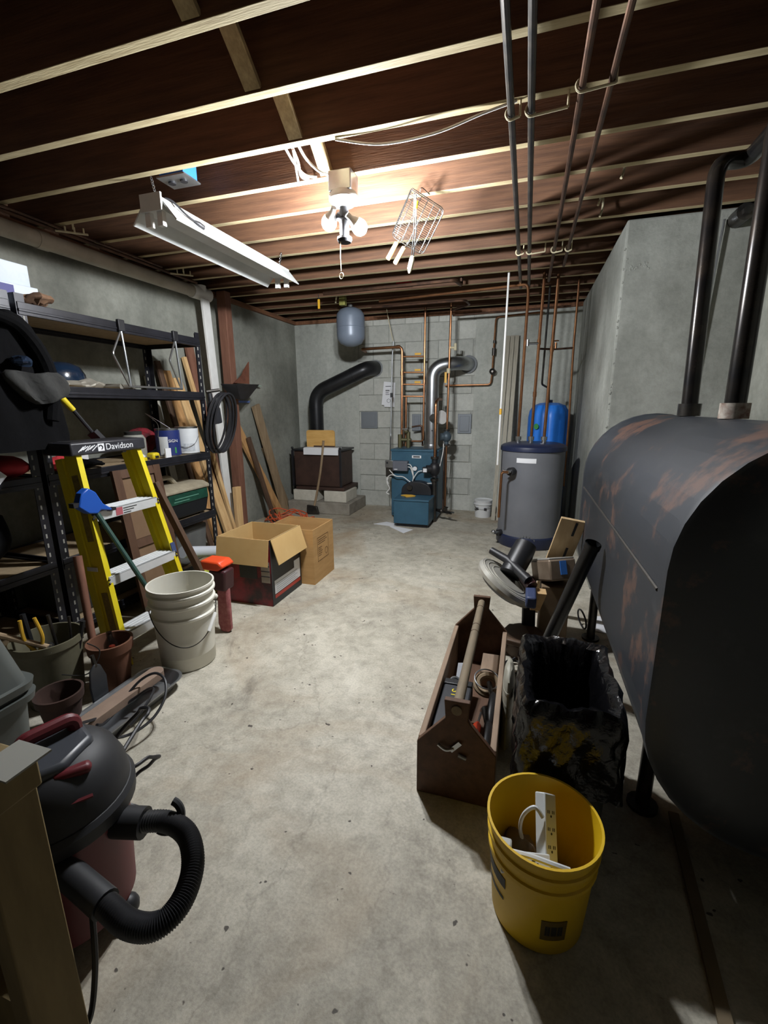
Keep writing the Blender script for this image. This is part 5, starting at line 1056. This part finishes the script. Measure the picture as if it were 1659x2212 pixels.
# ---- yellow bucket with power strips
M_YB = mat('bucket_yellow', 'd1a80a', .5, c2='dbb51a', scale=4)
yb_ = thing('yellow_bucket', 'yellow plastic bucket with black print holding power strips', 'bucket', (.10, .96, 0)); yc = (.10, .96, 0)
MB().lathe([(0, 0), (.104, 0), (.11, .006), (.122, .19), (.128, .193), (.128, .203), (.1235, .206), (.1255, .232), (.1315, .235), (.1315, .244), (.127, .247), (.1285, .27), (.134, .272), (.134, .280), (.128, .280), (.124, .25), (.106, .02), (0, .014)], yc, 48).build('body', M_YB, yb_, 50)
def cone_patch(name, a0, a1, z0, z1, m, parent, n=8):
    mb = MB()
    for i in range(n):
        A, B = a0+(a1-a0)*i/n, a0+(a1-a0)*(i+1)/n; R = lambda z: .1102+(.122-.11)*z/.19+.0012
        p = [V((yc[0]+R(z)*math.cos(q), yc[1]+R(z)*math.sin(q), z)) for q, z in ((A, z0), (B, z0), (B, z1), (A, z1))]; q4 = [v+V((yc[0]-v.x, yc[1]-v.y, 0))*.006 for v in p]
        mb.hexa([q4[0], q4[1], p[1], p[0], q4[3], q4[2], p[2], p[3]])
    return mb.build(name, m, parent)
pk = mat('print_black', '1c1a16', .6)
cone_patch('black_print', -3.3, -2.3, .135, .165, pk, yb_); cone_patch('black_print', -3.2, -2.35, .095, .103, pk, yb_); cone_patch('warning_label', -1.55, -1.05, .055, .115, mat('print_brown', '5f4a0a', .6), yb_); cone_patch('warning_print', -1.47, -1.13, .07, .10, pk, yb_)
M_STRIP = mat('strip_white', 'c9cccb', .45)
def strip(label, m4, L):
    t = thing('power_strip', label, 'power strip', m4.translation)
    MB(m4).cbox((0, 0, 0), (.045, L, .03)).build('housing', M_STRIP, t, bevel=.003)
    for k in range(int(L/.036)-1):
        y = -L/2+.04+.036*k
        for dx in (-.009, .009):
            MB(m4).cbox((dx-.003, y, .0153), (.002, .007, .001)).build('slot', M_INK, t); MB(m4).cbox((dx+.003, y, .0153), (.002, .007, .001)).build('slot', M_INK, t)
        MB(m4).lathe([(.0028, 0), (.0028, .001), (0, .001)], (0, y+.009, .0148), 8).build('slot', M_INK, t)
    return t
def frame(c, yax, zax):
    y = V(yax).normalized(); z = V(zax); z = (z-y*z.dot(y)).normalized(); x = y.cross(z); m = Matrix((x, y, z)).transposed().to_4x4(); m.translation = c; return m
s1m = frame((.112, .955, .198), (.05, -.72, -.68), (.72, -.35, .55))
st1 = strip('white power strip standing steeply out of the yellow bucket', s1m, .225)
s2m = frame((.062, .90, .192), (1, .12, .06), (0, -.55, .83))
strip('white power strip lying flat in the bucket under another', s2m, .115)
MB().tube(spline([(.10, .975, .26), (.08, .985, .275), (.055, .98, .25), (.05, .99, .19), (.07, 1.0, .12)]), .005, 7).build('strip_cord', M_STRIP, st1)
tag(MB().tube(spline([(.01, .90, .22), (.03, .885, .235), (.07, .862, .262), (.115, .845, .276), (.15, .845, .272)]), .006, 7).build('charging_lead', M_STRIP), 'white cord with clear plug lying along the bucket rim', 'cord')
tag(MB().tube(spline([(.14, .90, .17), (.17, .885, .19), (.20, .89, .20)]), .006, 7).build('charging_lead', M_STRIP), 'short white cord inside the bucket under its sunlit rim'.replace('sunlit ', ''), 'cord')
tag(MB().box((.0, .895, .205), (.03, .92, .235)).build('plug', mat('clear_plug', 'b9bcb9', .25), bevel=.005), 'clear plastic plug resting at the edge of yellow bucket', 'plug')
tag(crumple(MB(), (.055, 1.0, .02), .05, .15, 16, .2, 1, 1.1, 51, 7).build('brown_bottle_rag', mat('rag_brown', '6a5a45', .9, c2='7c6b54', scale=8)), 'brown rag bundle deep inside the yellow bucket', 'rag')
tag(crumple(MB(), (.13, .98, .016), .06, .08, 16, .2, 1, 1.1, 53, 7).build('dark_bundle', M_BLACK), 'dark cable bundle at the bottom of yellow bucket', 'cable')

# ================================================================== foreground left
# ---- grey totes
M_GT = mat('tote_grey', '4b4f4c', .55, c2='575b58', scale=5)
def tote(label, z0, z1, ins0, ins1, lipz):
    t = thing('storage_tote', label, 'tote', (-1.53, .56, z0)); hx, hy, c = .225, .225, (-1.53, .565, 0)
    loft([(hx-ins0, hy-ins0, .04, z0), (hx-ins1, hy-ins1, .05, z1), (hx-ins1-.004, hy-ins1-.004, .05, z1)], c).build('body', M_GT, t, 40)
    loft([(hx-.012, hy-.012, .05, lipz-.012), (hx+.008, hy+.008, .05, lipz-.012), (hx+.012, hy+.012, .05, lipz+.010), (hx-.012, hy-.012, .05, lipz+.010)], c).build('rim_lip', M_GT, t, 40)
    return t
tote('grey plastic storage tote on the floor under another tote', 0, .47, .035, .004, .455)
tote('grey plastic storage tote stacked upside down on another tote', .478, .72, .0, .045, .490)
# ---- shop vacuum
M_VB = mat('vac_black', '17181b', .58, c2='25262a', scale=6); M_VR = mat('vac_red', '5c121b', .5); M_VG = mat('vac_grey', '3b3e44', .4)
vc = (-1.0, .60, 0)
va = thing('shop_vacuum', 'black and red shop vacuum with corrugated hose on the floor', 'vacuum', vc)
MB().lathe([(.0, .05), (.12, .05), (.128, .06), (.142, .30), (.146, .33), (0, .33)], vc, 40).build('drum', M_VR, va)
MB().lathe([(.147, .325), (.160, .33), (.162, .36), (.154, .372), (.142, .375)], vc, 40).build('rim', M_VB, va)
hd_ = MB().lathe([(.153, .36), (.147, .41), (.13, .452), (.10, .482), (.055, .497), (0, .498)], vc, 40).build('motor_head', M_VB, va)
MB().prism([(-1.09, .52), (-.95, .50), (-.91, .57), (-.93, .66), (-1.03, .70)], .455, .503, 'z').build('top_panel', M_VG, hd_, bevel=.012)
MB().tube(bend([(-1.03, .565, .49), (-1.03, .565, .53), (-.995, .665, .53), (-.995, .665, .49)], .02), .016, 10).build('carry_handle', M_VR, va)
MB(Matrix.Translation((-.905, .58, .475)) @ Matrix.Rotation(.9, 4, 'Z')).cbox((0, 0, 0), (.075, .03, .022)).build('switch', M_VR, hd_, bevel=.01)
MB(Matrix.Translation((-.868, .56, .43)) @ Matrix.Rotation(.9, 4, 'Z') @ Matrix.Rotation(.5, 4, 'X')).cbox((0, 0, 0), (.05, .006, .008)).build('red_stripe', M_VR, hd_)
for a in (.3, 1.9, 3.5, 5.0):
    p = V((vc[0]+.12*math.cos(a), vc[1]+.12*math.sin(a), .03)); cs = MB().ball(p, .028, 12).build('caster', M_BLACK, va)
MB().tube([(-.87, .63, .30), (-.80, .648, .30)], .034, 16).build('hose_port', M_VB, va)
hp = spline([(-.82, .643, .30), (-.75, .662, .305), (-.675, .645, .31), (-.615, .592, .31), (-.59, .53, .305), (-.605, .485, .30), (-.66, .472, .295), (-.74, .488, .29), (-.84, .505, .295)], 26)
hs = MB().tube(hp, [.0235 if i % 2 else .0205 for i in range(len(hp))], 14).build('hose', M_BLACK, va, 25)
MB().tube([(-.74, .488, .29), (-.85, .507, .296), (-1.0, .51, .30)], [.028, .028, .030], 16).build('hose_cuff', M_VB, va)
MB().torus((-.752, .668, .315), .034, .009, (.3, -.9, .4), 20, 8, .3, 3.6).build('hose_latch', M_VB, va)
pts = [(-.97, .75, .36)]
rnd = random.Random(5)
for k in range(26):
    a = k*.48; pts.append((-1.08+.06*math.cos(a)+rnd.uniform(-.006, .006)+.001*k, .86+.06*math.sin(a)+rnd.uniform(-.006, .006), .36+.03*math.sin(k*.6)-.0115*k))
MB().tube(spline(pts, 4), .0055, 7).build('power_cord', M_BLACK, va)
tag(MB().tube(spline([(-.80, .50, .24), (-.78, .47, .12), (-.79, .44, .01), (-.83, .40, .006)]), .006, 7).build('black_cable', M_BLACK), 'black cable dropping to the floor by the bench leg', 'cable')
# ---- workbench corner
M_BENCH = mat('bench_wood', '6b5a38', .8, c2='7c6a45', scale=4, stretch=(5, 5, 1))
wbn = thing('workbench', 'rough wooden workbench corner with a square timber leg', 'workbench', (-1.0, .0, 0))
MB().box((-1.28, -.7, .64), (-.735, .425, .70)).build('bench_top', M_BENCH, wbn, bevel=.004)
for x in (-.785, -1.27):
    for y in (.335, -.68): MB().box((x, y, 0), (x+.042, y+.085, .64)).build('leg', M_BENCH, wbn, bevel=.003)
MB().box((-1.228, .36, .10), (-.785, .40, .19)).build('stretcher', M_BENCH, wbn)
tag(MB().box((-.79, .365, .7005), (-.715, .435, .704)).build('grey_card', mat('card_grey', '8d8c84', .7)), 'grey card lying on the corner of the workbench', 'card')
# ---- bucket of tools and clay pots
M_CLAY = mat('terracotta', '5c3a28', .85, c2='6c4733', scale=8); M_CLAYD = mat('terracotta_dark', '33211a', .85, c2='402a21', scale=8); M_POTG = mat('bucket_olive', '55523f', .6, c2='666250', scale=6)
tb_ = thing('tool_bucket', 'olive grey bucket crammed with tools beside the ladder', 'bucket', (-1.915, 1.235, 0))
MB().lathe([(0, 0), (.10, 0), (.125, .27), (.132, .27), (.132, .30), (.124, .30), (.105, .03), (0, .02)], (-1.915, 1.235, 0), 32).build('body', M_POTG, tb_)
MB().tube(spline([(-1.72, 1.26, .285), (-1.68, 1.28, .24), (-1.69, 1.22, .17), (-1.74, 1.15, .20)]), .0025, 6).build('bail', M_IRON, tb_)
pl = thing('yellow_pliers', 'pliers with yellow handles sticking out of the tool bucket', 'pliers', (-1.880, 1.17, .06))
for dx, dy in ((-.012, -.015), (.012, .012)): MB().tube(spline([(-1.880, 1.17, .26), (-1.880+dx*1.6, 1.165+dy*1.6, .33), (-1.890+dx*1.3, 1.16+dy*1.3, .42)]), .007, 8).build('handle', mat('tool_yellow', 'c79c2c', .5), pl)
MB().tube([(-1.880, 1.17, .27), (-1.870, 1.175, .12)], [.011, .008], 8).build('jaw', M_STEEL, pl)
hm_ = thing('hammer', 'hammer with worn wooden handle leaning in the tool bucket', 'hammer', (-1.850, 1.15, .1)); MB().tube([(-1.980, 1.06, .40), (-1.850, 1.20, .275)], .012, 10).build('handle', M_WOODG, hm_); MB().tube([(-1.880, 1.22, .27), (-1.810, 1.16, .285)], .014, 10).build('hammer_head', M_STEEL, hm_)
for i, (a, b_, r_, l) in enumerate((((-1.910, 1.28, .06), (-1.890, 1.24, .40), .007, 'dark steel bar standing upright in the tool bucket'), ((-1.930, 1.20, .06), (-1.980, 1.20, .41), .011, 'black-gripped tool leaning out of the tool bucket'), ((-1.850, 1.25, .05), (-1.795, 1.315, .35), .010, 'dark blue gripped tool lying across the bucket rim'), ((-1.890, 1.30, .05), (-1.875, 1.315, .36), .006, 'thin chisel standing at the rear of the tool bucket'))):
    o = thing('hand_tool', l, 'hand tool', a); MB().tube([a, (V(a)+V(b_))/2, b_], [r_*.7, r_, r_], 9).build('shaft', M_IRON if i in (0, 3) else tg, o)
cp1 = thing('clay_pot', 'terracotta flower pot holding dark bottles beside the tool bucket', 'flower pot', (-1.735, 1.375, 0)); MB().lathe([(0, .0), (.058, .0), (.082, .19), (.09, .19), (.094, .235), (.084, .235), (.06, .03), (0, .02)], (-1.735, 1.375, 0), 26).build('pot', M_CLAY, cp1)
cp2 = thing('clay_pot', 'dark stained flower pot between the totes and tool bucket', 'flower pot', (-1.72, 1.06, 0)); MB().lathe([(0, .0), (.055, .0), (.075, .13), (.082, .13), (.085, .165), (.076, .165), (.055, .03), (0, .02)], (-1.70, 1.10, 0), 26).build('pot', M_CLAYD, cp2)
tag(MB().lathe([(0, 0), (.03, 0), (.032, .1), (.028, .16), (.012, .19), (.012, .215), (0, .215)], (-1.75, 1.39, .05), 18).build('dark_bottle', mat('bottle_dark', '150f0d', .1, coat=.5)), 'dark glass bottle standing inside the terracotta pot', 'bottle')
tag(MB().lathe([(0, 0), (.022, 0), (.024, .09), (.018, .15), (.012, .17), (0, .17)], (-1.707, 1.36, .05), 16).build('orange_cap_bottle', mat('bottle_brown', '5e1f14', .2, coat=.5)), 'small reddish bottle standing inside the terracotta pot', 'bottle')
tw_ = thing('garden_trowel', 'grey steel trowel leaning upright against the clay pot', 'trowel', (-1.66, 1.24, 0)); MB().prism([(1.20, .0), (1.27, .0), (1.275, .14), (1.255, .20), (1.23, .215), (1.205, .19), (1.195, .12)], -1.665, -1.655, 'x').build('blade', mat('trowel_steel', '4a4c50', .4, .6), tw_, bevel=.004); MB().cyl((-1.66, 1.235, .20), (-1.67, 1.235, .25), .008, 8).build('tang', M_IRON, tw_)
wh = thing('rake_handle', 'short brown wooden tool handle leaning behind the tool bucket', 'handle', (-1.80, 1.38, 0)); MB().tube([(-1.87, 1.40, .02), (-1.97, 1.47, .58)], [.016, .019], 12).build('shaft', M_WOODR, wh); MB().tube([(-1.877, 1.405, .06), (-1.888, 1.412, .12)], .021, 12).build('ferrule', M_RUST, wh)
# ---- aluminium tray with dusty sanding board
trm = mat('tray_alu', '8e9092', .35, .8, c2='a2a4a6', scale=10)
ty_ = thing('metal_tray', 'long aluminium tray on the floor before the white bucket', 'tray', (-1.50, 1.24, 0))
loft([(.075, .215, .05, 0.004), (.105, .25, .07, .05), (.112, .257, .07, .052), (.112, .257, .07, .056), (.103, .248, .07, .055), (.072, .212, .05, .008)], (-1.54, 1.24, 0)).build('pan', trm, ty_, 40)
tag(MB().prism(rrect(-1.565, -1.495, 1.00, 1.44, .034), .062, .10, 'z').build('sanding_board', mat('dusty_board', '7e6a5c', .85, c2='8d7868', scale=10), bevel=.003), 'dusty brown rounded board lying across the aluminium tray', 'board')
tag(crumple(MB(), (-1.585, 1.30, .012), .04, .045, 14, .3, .7, 1.6, 61, 5).build('green_rag', mat('rag_green', '4b5140', .9, c2='8a8a80', scale=14)), 'mottled green and grey rag inside the aluminium tray', 'rag')
tag(crumple(MB(), (-1.60, 1.42, .02), .045, .035, 14, .25, .8, 1.2, 63, 5).build('pink_rag', mat('rag_pink', '7a4a4c', .9, c2='946062', scale=20)), 'small dull red rag at the end of the aluminium tray', 'rag')
pts = []
for k in range(22):
    a = k*.5; pts.append((-1.42+.13*math.cos(a)*(.7+.3*math.sin(k*.5)), 1.08+.16*math.sin(a)+.005*k, .09+.05*math.sin(k*.9)+.02))
tag(MB().tube(spline(pts, 5), .0055, 7).build('coiled_lead', M_BLACK), 'loops of black cord thrown over the aluminium tray', 'cord')
